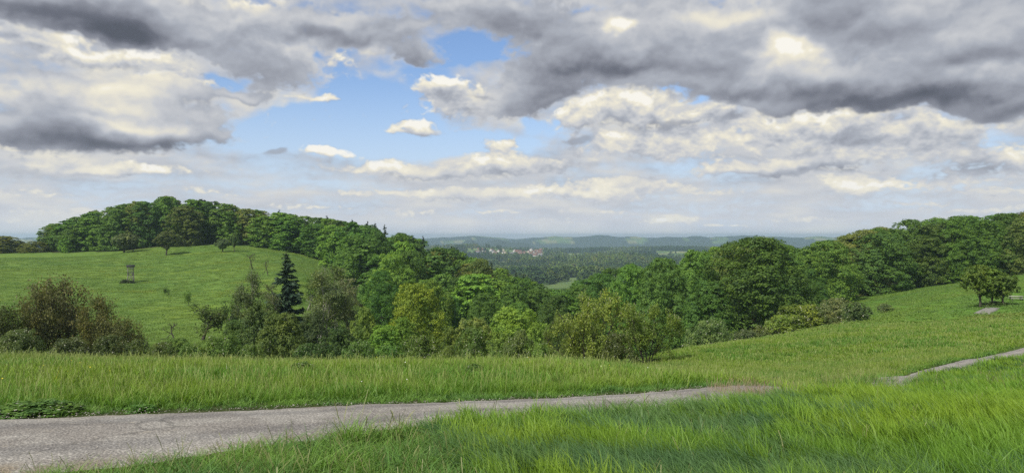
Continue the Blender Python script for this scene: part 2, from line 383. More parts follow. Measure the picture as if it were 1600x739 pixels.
# ---------------------------------------------------------------- road edges in plan
def smooth_line(pts, step=.8):
    P = np.array(pts, float); P = np.vstack([2 * P[0] - P[1], P, 2 * P[-1] - P[-2]]); o = []
    for i in range(1, len(P) - 2):
        p0, p1, p2, p3 = P[i - 1:i + 3]; n = max(2, int(np.linalg.norm(p2 - p1) / step))
        for t in np.arange(n) / n:
            o.append(.5 * ((2 * p1) + (p2 - p0) * t + (2 * p0 - 5 * p1 + 4 * p2 - p3) * t * t + (3 * p1 - p0 - 3 * p2 + p3) * t ** 3))
    o.append(P[-2]); return np.array(o)
def resamp(L, n):
    d = np.concatenate([[0], np.cumsum(np.linalg.norm(np.diff(L, axis=0), axis=1))]); t = np.linspace(0, d[-1], n)
    return np.stack([np.interp(t, d, L[:, 0]), np.interp(t, d, L[:, 1])], 1)
def _road_far_edge():
    pts = [hit(px, py, 6)[:2] for px, py in ((0, 655), (240, 647), (480, 637), (760, 628), (1000, 618))] + [((1220 - 800) / F * 19.6, 19.6)]
    pts += [hit(px, py, 24)[:2] for px, py in ((1370, 592), (1430, 580), (1490, 568), (1550, 554.5), (1600, 543.5), (1660, 531))]
    pts = [(-60, -7.5), (-30, 3.4), (-18, 7.6)] + pts + [(90, 100), (130, 140)]
    pts = np.array(sorted(pts)); x = np.arange(-60, 130, .25); y = np.interp(x, pts[:, 0], pts[:, 1])
    k = np.exp(-(np.arange(-16, 17) * .25 / 1.3) ** 2); k /= k.sum()
    y[16:-16] = np.convolve(y, k, 'valid'); return np.stack([x, y], 1)
FE = resamp(_road_far_edge(), 500); print('FE', np.round(FE[::14], 1).tolist())
def _road_near_edge():
    t = norm2(np.gradient(FE, axis=0)); nrm = np.stack([t[:, 1], -t[:, 0]], 1)
    w = np.interp(FE[:, 0], [-12, -7, -5.4, -3.6, -2.2, 0, 4, 16, 40], [5.2, 5.0, 4.5, 3.5, 2.7, 2.3, 2.0, 1.55, 1.45])
    return FE + nrm * w[:, None]
def norm2(v): return v / np.linalg.norm(v, axis=1, keepdims=True)
NE = _road_near_edge()
def line_y(L, x): return np.interp(x, L[:, 0], L[:, 1])
def road_side(x, y):
    """>0 beyond the road, <0 on the camera's side; metres from the nearer edge, 0 on the road"""
    f = (y - line_y(FE, x)) * .8; n = (y - line_y(NE, x)) * .8
    return np.where(f > 0, f, np.where(n < 0, n, 0))

def fray(t, seed): return .20 * pnoise(t * 2.1, t * 0 + 3, seed) + .16 * pnoise(t * 7, t * 0 + 8, seed + 1)
def build_road():
    n = 1600; q = np.linspace(0, len(FE) - 1, n); qi = np.arange(len(FE)); L, N = [np.stack([np.interp(q, qi, E_[:, 0]), np.interp(q, qi, E_[:, 1])], 1) for E_ in (FE, NE)]; t = np.linspace(0, 190, n)
    d = (L - N); wd = np.linalg.norm(d, axis=1, keepdims=True); d = d / wd
    L = L + d * fray(t * 2.5, 90)[:, None]; N = N - d * (fray(t * 2.5, 94)[:, None] + .1)
    K = 13; V = []
    for k in range(K):
        s = k / (K - 1); p = N + (L - N) * s
        z = hgt(p[:, 0], p[:, 1]) + .03 + .05 * (1 - (2 * s - 1) ** 2)
        if k in (0, K - 1): z -= .08
        V.append(np.column_stack([p, z]))
    V = np.stack(V, 1).reshape(-1, 3)
    i = np.arange(n - 1)[:, None] * K + np.arange(K - 1)
    f = np.stack([i, i + K, i + K + 1, i + 1], -1).reshape(-1, 4)
    m, g = material('asphalt')
    P = geo(g)
    agg = g.voro(P, 34, 0); fine = g.noise(P, 90, 3, .6); big = g.noise(P, .7, 4, .6); mid = g.noise(P, 5, 4, .6)
    cr = g.n('ShaderNodeTexVoronoi', feature='DISTANCE_TO_EDGE'); g.put(cr.inputs['Vector'], g.v('ADD', P, g.v('MULTIPLY', g.noise(P, 1.5, 4, .6, col=True), (.9, .9, 0)))); cr.inputs['Scale'].default_value = .42
    crack = g.m('MULTIPLY', g.step(cr.outputs['Distance'], .012, .004), g.step(g.noise(P, .35, 2), .48, .56))
    c = g.ramp(g.m('ADD', g.m('MULTIPLY', agg, .9), g.m('MULTIPLY', g.m('SUBTRACT', fine, .5), 1.1)), [(.08, (.13, .122, .11)), (.35, (.22, .205, .185)), (.6, (.33, .31, .275)), (.9, (.50, .475, .43))])
    u = g.n('ShaderNodeAttribute', attribute_name='across').outputs['Fac']
    wob = g.m('MULTIPLY_ADD', g.m('SUBTRACT', g.noise(P, .5, 3), .5), .25, u)
    rut = g.m('MAXIMUM', g.step(g.m('ABSOLUTE', g.m('SUBTRACT', wob, .27)), .12, .02), g.step(g.m('ABSOLUTE', g.m('SUBTRACT', wob, .73)), .12, .02))
    c = g.mix(g.m('MULTIPLY', rut, .75), c, g.mix(1, c, (.70, .71, .74), 'MULTIPLY'))
    edge = g.step(g.m('ABSOLUTE', g.m('SUBTRACT', wob, .5)), .36, .5)
    c = g.mix(g.m('MULTIPLY', edge, g.step(mid, .35, .6)), c, (.21, .17, .115))
    c = g.mix(g.step(big, .45, .58, 0, .8), c, g.mix(1, c, (.74, .72, .72), 'MULTIPLY'))
    c = g.mix(g.step(mid, .58, .75, 0, .45), c, (.33, .29, .22))
    c = g.mix(g.m('MULTIPLY', crack, .5), c, (.06, .055, .05))
    out(g, principled(g, c, .85, .25, bump(g, g.m('ADD', agg, g.m('MULTIPLY', fine, .6)), .7, .02)))
    o = new_obj('road', mesh_np('road', V, f, True, {'across': ('POINT', 'FLOAT', np.tile(np.linspace(0, 1, K), n))}), None, [m]); tag(o, kind='structure')
build_road()

# ---------------------------------------------------------------- plan-view regions
def pxD(px, D): return ((px - 800) / F * D, D)
LEFT_EDGE = np.array([pxD(*p) for p in [(-900, 330), (-300, 335), (-60, 330), (0, 322), (60, 312), (100, 306), (200, 302), (300, 304), (380, 305), (460, 300), (512, 290), (524, 250), (545, 215), (580, 190), (640, 180), (700, 165), (800, 170), (880, 185)]])
RIGHT_EDGE = np.array([pxD(*p) for p in [(880, 185), (940, 172), (1060, 168), (1150, 172), (1250, 190), (1330, 226), (1400, 240), (1500, 222), (1600, 204), (1750, 196), (2100, 170), (2600, 150)]])
def edge_D(x, y):
    """distance of the wood's edge along this bearing"""
    E_ = np.vstack([LEFT_EDGE, RIGHT_EDGE[1:]]); a = np.arctan2(E_[:, 0], E_[:, 1]); r = np.hypot(E_[:, 0], E_[:, 1])
    return np.interp(np.arctan2(x, y), a, r)
def far_open(x, y):
    """1 where the far country is open field, 0 where it is wooded"""
    r = np.hypot(x, y); px = 800 + F * np.tan(np.clip(np.arctan2(x, y), -1.2, 1.2))
    o = (fbm(x / 420, y / 420, 3, 71) > .10) & (r > 1900) & (r < 4200)
    o |= (r > 1030) & (r < 1290) & (fbm(x / 90, y / 60, 2, 73) < .22) & (px > 840)
    o |= (r > 2450) & (r < 3000) & (px > 725) & (px < 850)
    o |= (r > 2250) & (r < 3300) & (px > 830) & (px < 1300) & (fbm(x / 240, y / 240, 3, 79) > -.08)
    o |= (r > 1400) & (r < 2300) & (fbm(x / 150, y / 220, 3, 80) > .17)
    o |= (r > 2700) & (r < 3150) & (fbm(x / 300, y / 160, 2, 75) > -.1)
    o |= (r > 6250) & (fbm(px / 60, r / 500, 3, 77) > .16)
    return o

def build_ground():
    fa_ = np.arange(-43, 43.01, .17); oa = np.concatenate([np.arange(-180, -43, 4.), fa_, np.arange(47, 180, 4.)])
    a = np.radians(oa); r = np.concatenate([[.3], np.exp(np.linspace(math.log(1.0), math.log(9000), 430))])
    Rr, Aa = np.meshgrid(r, a, indexing='ij')
    x, y = Rr * np.sin(Aa), Rr * np.cos(Aa)
    z = hgt(x, y)
    d = Rr; ed = edge_D(x, y)
    wood = (d > ed) & (d < 900); px = 800 + F * np.tan(np.clip(Aa, -1.2, 1.2))
    col = np.zeros(x.shape + (4,), np.float32); col[..., 3] = 1
    meadow = np.array([.122, .205, .042]); soil = np.array([.05, .068, .02])
    col[..., :3] = meadow
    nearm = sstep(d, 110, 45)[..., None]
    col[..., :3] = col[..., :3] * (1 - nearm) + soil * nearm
    right = ((px > 1000) & (d < 260))[..., None]
    col[..., :3] = np.where(right & (nearm < 1), col[..., :3] * np.array([.92, 1.05, .8]), col[..., :3])
    # bare earth patch near the pair of trees
    bp = hit(1585, 492); bd = np.hypot((x - bp[0]) / 5.5, (y - bp[1]) / 5)
    b = (sstep(bd + .5 * fbm(x / 2, y / 2, 2, 3), 1.2, .5) * .7)[..., None]
    col[..., :3] = col[..., :3] * (1 - b) + np.array([.23, .17, .07]) * b
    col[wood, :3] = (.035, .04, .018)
    farr = (d > 900); op = far_open(x, y)
    pat = fbm(x / 130, y / 110, 2, 81)
    fcol = np.where((pat > .12)[..., None], np.array([.24, .25, .11]), np.where((pat > -.12)[..., None], np.array([.13, .21, .06]), np.array([.09, .15, .05])))
    fcol = np.where((d > 1000)[..., None] & (d < 1300)[..., None], np.array([.12, .18, .06]) + 0 * fcol, fcol)
    col[..., :3] = np.where(farr[..., None], np.where(op[..., None], fcol, np.where((d > 4300)[..., None], np.array([.03, .05, .032]), np.array([.05, .08, .03]))), col[..., :3])
    n, k = x.shape
    V = np.stack([x, y, z], -1).reshape(-1, 3)
    i = np.arange(n - 1)[:, None] * k + np.arange(k)
    j = np.arange(n - 1)[:, None] * k + (np.arange(k) + 1) % k
    f = np.stack([i, j, j + k, i + k], -1).reshape(-1, 4)[:, ::-1]
    V = np.vstack([V, [[0, 0, H1(0, .3)]]])
    cap = np.stack([np.full(k, len(V) - 1), (np.arange(k) + 1) % k, np.arange(k)], -1)[:, ::-1]
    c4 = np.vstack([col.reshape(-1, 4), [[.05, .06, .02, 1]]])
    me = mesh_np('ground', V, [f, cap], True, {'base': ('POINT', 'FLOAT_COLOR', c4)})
    m, g = material('meadow_ground')
    P = geo(g)
    at_ = g.n('ShaderNodeAttribute', attribute_name='base').outputs[0]
    n1 = g.noise(P, .35, 5, .65); n2 = g.noise(g.v('MULTIPLY', P, (.02, .09, .05)), 1, 5, .6); n3 = g.noise(P, 2.5, 4, .7); n4 = g.noise(P, .045, 3, .5)
    c = g.mix(g.step(n1, .3, .72), g.mix(1, at_, (.72, .76, .7), 'MULTIPLY'), g.mix(1, at_, (1.3, 1.2, 1.15), 'MULTIPLY'))
    c = g.mix(g.step(n2, .5, .68, 0, .5), c, g.mix(1, c, (1.45, 1.2, .75), 'MULTIPLY'))
    c = g.mix(g.step(n4, .42, .65, 0, .6), c, g.mix(1, c, (.78, .92, 1.0), 'MULTIPLY'))
    c = g.mix(g.step(n3, .3, .75, 0, .5), g.mix(1, c, (.8, .82, .8), 'MULTIPLY'), g.mix(1, c, (1.3, 1.2, 1.2), 'MULTIPLY'))
    out(g, principled(g, c, .95, .08, bump(g, g.m('ADD', n3, g.m('MULTIPLY', n1, 2)), .6, .35)))
    o = new_obj('ground', me, None, [m]); tag(o, kind='structure')
build_ground()

# ================================================================ foliage materials
def foliage_mat(name, back=.3, blossom=None):
    m, g = material(name)
    oi = g.n('ShaderNodeObjectInfo'); t = g.n('ShaderNodeAttribute', attribute_name='t').outputs['Fac']
    P = g.n('ShaderNodeTexCoord').outputs['Object']
    c = oi.outputs['Color']
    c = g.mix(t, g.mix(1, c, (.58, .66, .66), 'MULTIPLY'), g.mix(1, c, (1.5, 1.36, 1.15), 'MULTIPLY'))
    c = g.mix(g.step(g.noise(P, .35, 3, .6), .35, .65), g.mix(1, c, (.84, .9, 1.0), 'MULTIPLY'), g.mix(1, c, (1.14, 1.08, .9), 'MULTIPLY'))
    if blossom: c = g.mix(g.step(t, blossom, blossom + .01), c, (.42, .42, .33))
    b = principled(g, c, .62, .28)
    tr = g.n('ShaderNodeBsdfTranslucent'); g.put(tr.inputs[0], g.mix(1, c, (1.2, 1.25, .6), 'MULTIPLY'))
    mx = g.n('ShaderNodeMixShader'); mx.inputs[0].default_value = back
    g.nt.links.new(b, mx.inputs[1]); g.nt.links.new(tr.outputs[0], mx.inputs[2]); out(g, mx.outputs[0]); return m
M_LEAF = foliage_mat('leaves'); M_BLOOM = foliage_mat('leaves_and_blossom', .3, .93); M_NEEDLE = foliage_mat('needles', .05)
def bark_mat(name, a, b):
    m, g = material(name); P = g.n('ShaderNodeTexCoord').outputs['Object']
    n = g.noise(g.v('MULTIPLY', P, (1, 1, .25)), 9, 4, .65)
    out(g, principled(g, g.mix(g.step(n, .3, .7), a, b), .9, .15, bump(g, n, .6, .05))); return m
M_BARK = bark_mat('dark_bark', (.028, .024, .018), (.10, .088, .07)); M_PALE = bark_mat('pale_bark', (.16, .15, .12), (.34, .33, .29))
M_GREY = bark_mat('grey_bark', (.05, .046, .038), (.15, .14, .115))

# ================================================================ tree geometry
def norm(v): return v / np.maximum(np.linalg.norm(v, axis=-1, keepdims=True), 1e-9)
def leaf_quads(cen, nrm, size, rg, asp=.6, along=None):
    """one rhombic leaf (or leaf spray) per centre"""
    n = len(cen); r = rg.normal(size=(n, 3)) if along is None else along
    u = norm(r - nrm * (r * nrm).sum(-1, keepdims=True)); v = np.cross(nrm, u)
    s = np.asarray(size).reshape(-1, 1) * rg.uniform(.6, 1.25, (n, 1))
    tip = cen + u * s * .5 - nrm * s * .12
    V = np.stack([cen - u * s * .5, cen + v * s * asp * .5 - u * s * .05, tip, cen - v * s * asp * .5 - u * s * .05], 1)
    return V.reshape(-1, 3)
def leaf_mesh(name, V, t):
    n = len(V) // 4
    return mesh_np(name, V, np.arange(n * 4).reshape(n, 4), False, {'t': ('FACE', 'FLOAT', t)})

def tube(paths, sides=5):
    """paths: list of (points (k,3), radii (k,)) -> verts, quads"""
    Vs, Fs, o = [], [], 0
    for P, r in paths:
        P = np.asarray(P, float); k = len(P)
        T = norm(np.gradient(P, axis=0)); a = np.array([0, 0, 1.]) if abs(T[0][2]) < .9 else np.array([1., 0, 0])
        U = norm(np.cross(T, a)); W = np.cross(T, U)
        th = np.arange(sides) / sides * 2 * math.pi
        ring = P[:, None] + (U[:, None] * np.cos(th)[None, :, None] + W[:, None] * np.sin(th)[None, :, None]) * np.asarray(r)[:, None, None]
        Vs.append(ring.reshape(-1, 3))
        i = (np.arange(k - 1)[:, None] * sides + np.arange(sides)) + o; j = (np.arange(k - 1)[:, None] * sides + (np.arange(sides) + 1) % sides) + o
        Fs.append(np.stack([i, j, j + sides, i + sides], -1).reshape(-1, 4)); o += k * sides
    return np.vstack(Vs), np.vstack(Fs)

def profile(t, base, tm=.45, top=.9, low=1.0):
    """crown radius (0..1) over height (0..1)"""
    q = np.where(t < tm, 1 - low * .55 * ((tm - t) / max(tm - base, .05)) ** 2, np.sqrt(np.maximum(1 - ((t - tm) / (1.0 - tm)) ** 2, 0)) * top + (1 - top) * (1 - t))
    return np.maximum(q, .08)

def broadleaf(seed, H, Wd, base=.12, nl=26, ncl=16, nlf=20, size=.5, tm=.42, low=1.0, lobe=.27, flat=.6, asp=.72, rough=.28, trunk_r=None, limb=True):
    """domed crown of lobes, each lobe of leafy clumps; returns crown mesh and trunk mesh"""
    rg = np.random.default_rng(seed); cen, nr, tt = [], [], []
    lobes = []
    for i in range(nl):
        t = base + (1 - base) * ((i + .5) / nl) ** 1.25
        t = min(t * .97 + rg.normal() * .02, .95)
        a = i * 2.39996 + rg.normal() * .35
        rr = profile(np.array(t), base, tm, low=low) * Wd / 2
        lr = Wd * lobe * rg.uniform(.7, 1.2) * (1 - .35 * t)
        d = max(rr - lr * .62, 0) * rg.uniform(.8, 1.12)
        lobes.append((d * math.cos(a), d * math.sin(a), min(t * H, H - lr * .8), lr))
    lobes.append((0, 0, H * .62, Wd * .26)); lobes.append((rg.normal() * .4, rg.normal() * .4, H - Wd * .16, Wd * .18))
    for (lx, ly, lz, lr) in lobes:
        c0 = np.array([lx, ly, lz]); o0 = np.array([lx, ly, (lz - H * .45) * .7]); o0 = o0 / (np.linalg.norm(o0) + 1e-6)
        n = max(4, int(ncl * (lr / (Wd * lobe)) ** 1.5))
        D = norm(rg.normal(size=(n * 3, 3)) + o0 * .8 + [0, 0, .35]); D = D[(D @ o0) > -.25][:n]
        for d in D:
            cc = c0 + d * lr * rg.uniform(.78, 1.12) * np.array([1, 1, .85]); rc = lr * rg.uniform(.26, .5)
            k = max(4, int(nlf * (rc / (lr * .36)) ** 2))
            q = norm(rg.normal(size=(k, 3)) + d * .7 + [0, 0, .2]) * rc * (rg.random((k, 1)) ** .4) * np.array([1, 1, flat])
            cen.append(cc + q); nr.append(norm(q * .8 / rc + d * .35 + np.array([0, 0, .55]) + rg.normal(size=(k, 3)) * rough * 1.6))
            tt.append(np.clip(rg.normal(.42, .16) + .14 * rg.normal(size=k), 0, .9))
    # the shaded heart of the crown, so that daylight does not show right through it
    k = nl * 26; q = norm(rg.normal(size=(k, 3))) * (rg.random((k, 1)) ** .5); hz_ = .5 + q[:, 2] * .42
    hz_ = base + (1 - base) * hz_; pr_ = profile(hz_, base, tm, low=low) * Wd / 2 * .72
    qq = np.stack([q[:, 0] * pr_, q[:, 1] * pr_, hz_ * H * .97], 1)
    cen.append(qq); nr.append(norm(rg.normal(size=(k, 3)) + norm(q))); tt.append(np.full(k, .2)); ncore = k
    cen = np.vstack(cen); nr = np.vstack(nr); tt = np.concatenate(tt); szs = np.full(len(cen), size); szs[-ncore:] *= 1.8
    cen[:, 2] = np.maximum(cen[:, 2], .15)
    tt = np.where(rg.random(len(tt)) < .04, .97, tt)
    V = leaf_quads(cen, nr, szs, rg, asp)
    crown = leaf_mesh('crown', V, tt)
    tr = trunk_r or H * .018
    paths = [(np.array([[0, 0, -.6], [0, 0, .3], [.1, 0, H * .3], [0, .1, H * .55], [0, 0, H * .85]]), np.array([1.5, 1.15, .85, .5, .12]) * tr)]
    if limb:
        for (lx, ly, lz, lr) in lobes[:min(nl, 14)]:
            s = H * rg.uniform(.12, .4); s = min(s, lz * .8)
            paths.append((np.array([[0, 0, s], [lx * .45, ly * .45, s + (lz - s) * .55], [lx, ly, lz]]), np.array([.5, .3, .08]) * tr))
    v, f = tube(paths, 6)
    return crown, mesh_np('trunk', v, f, True)

def grow(seed, stems, levels, sides=4):
    """branching skeleton. stems: list of (origin, direction, length, radius).
    levels: list of dicts n, ang, len, curve(up pull), start -> all paths, and the last level's paths"""
    rg = np.random.default_rng(seed); allp = []; cur = []
    def path(o, d, L, r, up, k=5, wob=.12):
        P = [np.array(o, float)]; d = np.array(d, float)
        for i in range(k):
            d = norm(d + np.array([0, 0, up]) / k + rg.normal(size=3) * wob); P.append(P[-1] + d * L / k)
        return np.array(P), np.linspace(r, r * .25, k + 1)
    for (o, d, L, r) in stems: cur.append(path(o, d, L, r, .2, 7, .09))
    allp += cur
    for lv in levels:
        nxt = []
        for (P, rr) in cur:
            L0 = np.linalg.norm(np.diff(P, axis=0), axis=1).sum()
            for b in range(lv['n']):
                t = rg.uniform(lv.get('start', .25), .98); q = t * (len(P) - 1); i = min(int(q), len(P) - 2); f = q - i
                o = P[i] * (1 - f) + P[i + 1] * f; ax = norm(P[i + 1] - P[i]); rn = norm(np.cross(ax, rg.normal(size=3)))
                an = R(lv['ang']) * rg.uniform(.7, 1.3); d = ax * math.cos(an) + rn * math.sin(an)
                L = L0 * lv['len'] * (1.15 - t * .7) * rg.uniform(.7, 1.25); r = max(rr[i] * .5, lv.get('rmin', .008))
                nxt.append(path(o, d, L, r, lv.get('up', 0), 4, lv.get('wob', .14)))
        allp += nxt; cur = nxt
    return allp, cur, rg

def twig_leaves(cur, rg, per, size, spread, droop=0, up=.5, asp=.5, t0=.2, blossom=False):
    cen, nr, al = [], [], []
    for (P, rr) in cur:
        L = np.linalg.norm(np.diff(P, axis=0), axis=1).sum(); n = max(2, int(per * L * rg.uniform(.5, 1.4)))
        t = rg.uniform(t0, 1.04, n) * (len(P) - 1); i = np.minimum(t.astype(int), len(P) - 2); f = (t - i)[:, None]
        c = P[i] * (1 - f) + P[i + 1] * f + rg.normal(size=(n, 3)) * spread; c[:, 2] -= abs(droop) * rg.random(n)
        cen.append(c); nr.append(norm(rg.normal(size=(n, 3)) * .8 + [0, 0, up])); al.append(norm(P[i + 1] - P[i]) + rg.normal(size=(n, 3)) * .35 - np.array([0, 0, droop * 2]))
    cen, nr, al = map(np.vstack, (cen, nr, al))
    return leaf_quads(cen, nr, np.full(len(cen), size), rg, asp, al), cen

def twig_tree(seed, stems, levels, per, size, spread, sides=4, **k):
    paths, last, rg = grow(seed, stems, levels)
    v, f = tube(paths, sides)
    V, cen = twig_leaves(last, rg, per, size, spread, **k)
    return leaf_mesh('crown', V, np.clip(rg.normal(.42, .2, len(cen)), 0, .9)), mesh_np('trunk', v, f, True), last, rg

def spruce(seed, H, Wd):
    rg = np.random.default_rng(seed); cen, nr, al, sz = [], [], [], []; paths = [(np.array([[0, 0, -.5], [0, 0, H * .5], [0, 0, H]]), np.array([.018, .01, .002]) * H)]
    nz = 24
    for i in range(nz):
        t = .06 + .93 * (i / nz) ** .95; r = Wd / 2 * (1 - t) ** .8 * rg.uniform(.82, 1.12) + .12
        for b in range(max(4, int(10 * (1 - t * .5)))):
            a = rg.uniform(0, 6.283); L = r * rg.uniform(.65, 1.18); d = np.array([math.cos(a), math.sin(a), 0])
            k = max(3, int(L * 9)); s = np.linspace(.1, 1, k)[:, None]
            p = np.array([0, 0, t * H + rg.normal() * .16]) + d * L * s + np.array([0, 0, 1]) * (-L * .38 * s + L * .30 * s ** 3)
            paths.append((p[[0, k // 2, -1]], np.array([.035, .02, .006]) * H / 14))
            for side in (-1, 0, 1):
                q = np.cross(d, [0, 0, 1]) * side; w = (1.15 - s) * L * .34
                cen.append(p + q * w * .8 + rg.normal(size=p.shape) * .05 - [0, 0, .06]); nr.append(norm(rg.normal(size=p.shape) * .3 + [0, 0, 1]) if side == 0 else norm(rg.normal(size=p.shape) * .3 + q * .5 + [0, 0, .8]))
                al.append(np.tile(d * .8 + q * .8 - np.array([0, 0, .45]), (k, 1))); sz.append(np.full(k, .30 + L * .12))
    cen, nr, al = map(np.vstack, (cen, nr, al)); sz = np.concatenate(sz) * H / 14 * 1.6
    V = leaf_quads(cen, nr, sz, rg, .34, al); v, f = tube(paths, 4)
    return leaf_mesh('crown', V, np.clip(rg.normal(.35, .2, len(cen)), 0, .9)), mesh_np('trunk', v, f, True)

# prototypes: (crown mesh, trunk mesh, height, width, crown material, bark material)
PR = {}
def proto(key, ms, H, Wd, ml=M_LEAF, mb=M_BARK):
    c, t = ms[:2]; c.materials.append(ml); t.materials.append(mb)
    # true extents, so that a tree can be scaled to the height and width asked for
    n = len(c.vertices); a = np.empty(n * 3, np.float32); c.vertices.foreach_get('co', a); a = a.reshape(-1, 3)
    Wd = np.percentile(np.abs(a[:, 0]), 98.5) + np.percentile(np.abs(a[:, 1]), 98.5); H = np.percentile(a[:, 2], 99.7)
    pass; (key, len(c.polygons))
    PR.setdefault(key, []).append((c, t, H, Wd, ms[2] if len(ms) > 2 and isinstance(ms[2], bpy.types.Mesh) else None))
for s in range(5): proto('forest', broadleaf(100 + s, 22, 13, .06, 34, 26, 24, .58, tm=.40 + .05 * s, low=.5), 22, 13)
for s in range(3): proto('forest_tall', broadleaf(120 + s, 22, 9, .08, 28, 16, 15, .66, tm=.5, low=.8, lobe=.3), 22, 9)
for s in range(4): proto('beech', broadleaf(140 + s, 24, 19, .03, 56, 36, 26, .46, tm=.38, low=.35, lobe=.2, flat=.6, asp=.7, rough=.2), 24, 19)
for s in range(2): proto('round', broadleaf(160 + s, 12, 12, .04, 40, 30, 22, .34, tm=.42, low=.45, lobe=.2, flat=.7), 12, 12)
for s in range(4): proto('bush', broadleaf(170 + s, 5, 6.2, .02, 32, 22, 20, .22, tm=.34, low=.25, lobe=.22, flat=.8, asp=.55, trunk_r=.07), 5, 6.2, M_BLOOM)
for s in range(3): proto('leafy', broadleaf(180 + s, 7, 6.5, .02, 40, 22, 20, .26, tm=.4, low=.3, lobe=.17, flat=.8, asp=.5, trunk_r=.11), 7, 6.5)
for s in range(3): proto('orchard', broadleaf(190 + s, 5.5, 4.6, .42, 20, 18, 18, .25, tm=.62, low=1.2, lobe=.24, flat=.7, trunk_r=.15), 5.5, 4.6)
for s in range(2):
    st = [((0, 0, -.3), (.04, 0, 1), 15.5, .20), ((.5, .2, -.3), (.13, .05, 1), 13.5, .16), ((-.4, -.2, -.3), (-.14, .05, 1), 13, .15)][:3 - s]
    proto('birch', twig_tree(200 + s, st, [dict(n=12, ang=34, len=.36, up=.25, start=.2, rmin=.05), dict(n=7, ang=42, len=.42, up=.1, rmin=.02), dict(n=4, ang=50, len=.5, up=-.6)], 24, .36, .35, 4, droop=.3), 15, 8, M_LEAF, M_PALE)
for s in range(2):
    st = [((.3 * math.cos(rg_ * .9), .3 * math.sin(rg_ * .9), -.2), (.75 * math.cos(rg_ * .9) * (rg_ % 3) / 2, .75 * math.sin(rg_ * .9) * (rg_ % 3) / 2, .8), 6 - .6 * (rg_ % 3), .11) for rg_ in range(7)]
    proto('brown_bush', twig_tree(220 + s, st, [dict(n=8, ang=42, len=.5, up=.1, start=.2, rmin=.03), dict(n=6, ang=45, len=.5, up=0, rmin=.015), dict(n=5, ang=50, len=.55, up=0)], 26, .26, .32, 3), 8, 8, M_LEAF, M_BARK)
def bird_cherry(seed):
    st = [((math.cos(i) * .3, math.sin(i) * .3, -.2), (.5 * math.cos(i * 1.26), .5 * math.sin(i * 1.26), .85), 6.8, .12) for i in range(5)]
    paths, last, rg = grow(seed, st, [dict(n=9, ang=46, len=.55, up=.25, start=.08, rmin=.03), dict(n=7, ang=42, len=.5, up=.35, start=.1, rmin=.012), dict(n=3, ang=40, len=.5, up=.5)])
    v, f = tube(paths, 3); V, cen = twig_leaves(last, rg, 42, .24, .2, up=.3, droop=.05)
    # pale flower spikes standing at the ends of the outer shoots
    c2, n2, a2 = [], [], []
    for (P, rr) in last:
        if rg.random() < .34:
            d = norm(P[-1] - P[-2]) + rg.normal(size=3) * .25 + [0, 0, .15]; b = P[-1] + rg.normal(size=3) * .03
            for q in np.linspace(0, .24, 4): c2.append(b + norm(d) * q); n2.append(norm(rg.normal(size=3))); a2.append(d)
    B = leaf_quads(np.array(c2), np.array(n2), np.full(len(c2), .11), rg, .55, np.array(a2))
    return leaf_mesh('crown', V, np.clip(rg.normal(.42, .2, len(cen)), 0, .9)), mesh_np('trunk', v, f, True), leaf_mesh('blossom', B, rg.random(len(c2)))
M_FLOWER, _g = material('cream_blossom'); out(_g, principled(_g, (.38, .38, .24), .7, .1))
for s in range(2):
    q = bird_cherry(240 + s); q[2].materials.append(M_FLOWER); proto('cherry', q, 8, 8)
proto('spruce', spruce(260, 14, 6.2), 14, 6.2, M_NEEDLE, M_BARK); proto('spruce', spruce(261, 14, 5.2), 14, 5.2, M_NEEDLE, M_BARK)
for s in range(2):
    st = [((0, 0, -.2), (.25 - .5 * s, .1, 1), 2.6, .16)]
    proto('gnarled', twig_tree(270 + s, st, [dict(n=7, ang=58, len=.95, up=.15, start=.35, rmin=.06, wob=.25), dict(n=5, ang=50, len=.5, up=.2, rmin=.03, wob=.25), dict(n=3, ang=45, len=.5, up=.1)], 70, .24, .25, 4), 4.5, 4, M_LEAF, M_BARK)
st = [((0, 0, -.2), (.1, .1, 1), 2.4, .13)]
proto('bare', twig_tree(280, st, [dict(n=6, ang=60, len=.8, up=.2, start=.4, rmin=.05, wob=.28), dict(n=3, ang=50, len=.5, up=.2, rmin=.03, wob=.25)], .5, .14, .05, 4), 3.6, 3, M_LEAF, M_BARK)
for s in range(2): proto('scrub', broadleaf(290 + s, 2.2, 3.2, .02, 20, 16, 15, .18, tm=.3, low=.2, lobe=.24, trunk_r=.05, limb=False), 2.2, 3.2, M_BLOOM)

def plant(kind, var, x, y, h, w, color, label, cat='tree', group=None, name='broadleaf_tree', rot=None, sink=0., lean=(0, 0)):
    lst = PR[kind]; c, t, H, Wd, fl = lst[var % len(lst)]
    z = H1(x, y) - sink
    e = bpy.data.objects.new(name, None); C.objects.link(e); e.empty_display_size = .5
    e.location = (x, y, z); e.rotation_euler = (lean[0], lean[1], rng.uniform(0, 6.28) if rot is None else rot)
    e.scale = (w / Wd, w / Wd, h / H)
    tag(e, label, cat, group)
    for nm, me in (('trunk', t), ('crown', c), ('blossom', fl)):
        if me is None: continue
        o = bpy.data.objects.new(nm, me); C.objects.link(o); o.parent = e
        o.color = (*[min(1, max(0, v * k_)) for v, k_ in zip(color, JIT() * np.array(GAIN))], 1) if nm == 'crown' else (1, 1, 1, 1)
    return e
GAIN = (1.66, 1.58, 1.35)
def JIT(): j = rng.uniform(.80, 1.22); return np.array((j * rng.uniform(.88, 1.08), j, j * rng.uniform(.85, 1.12)))

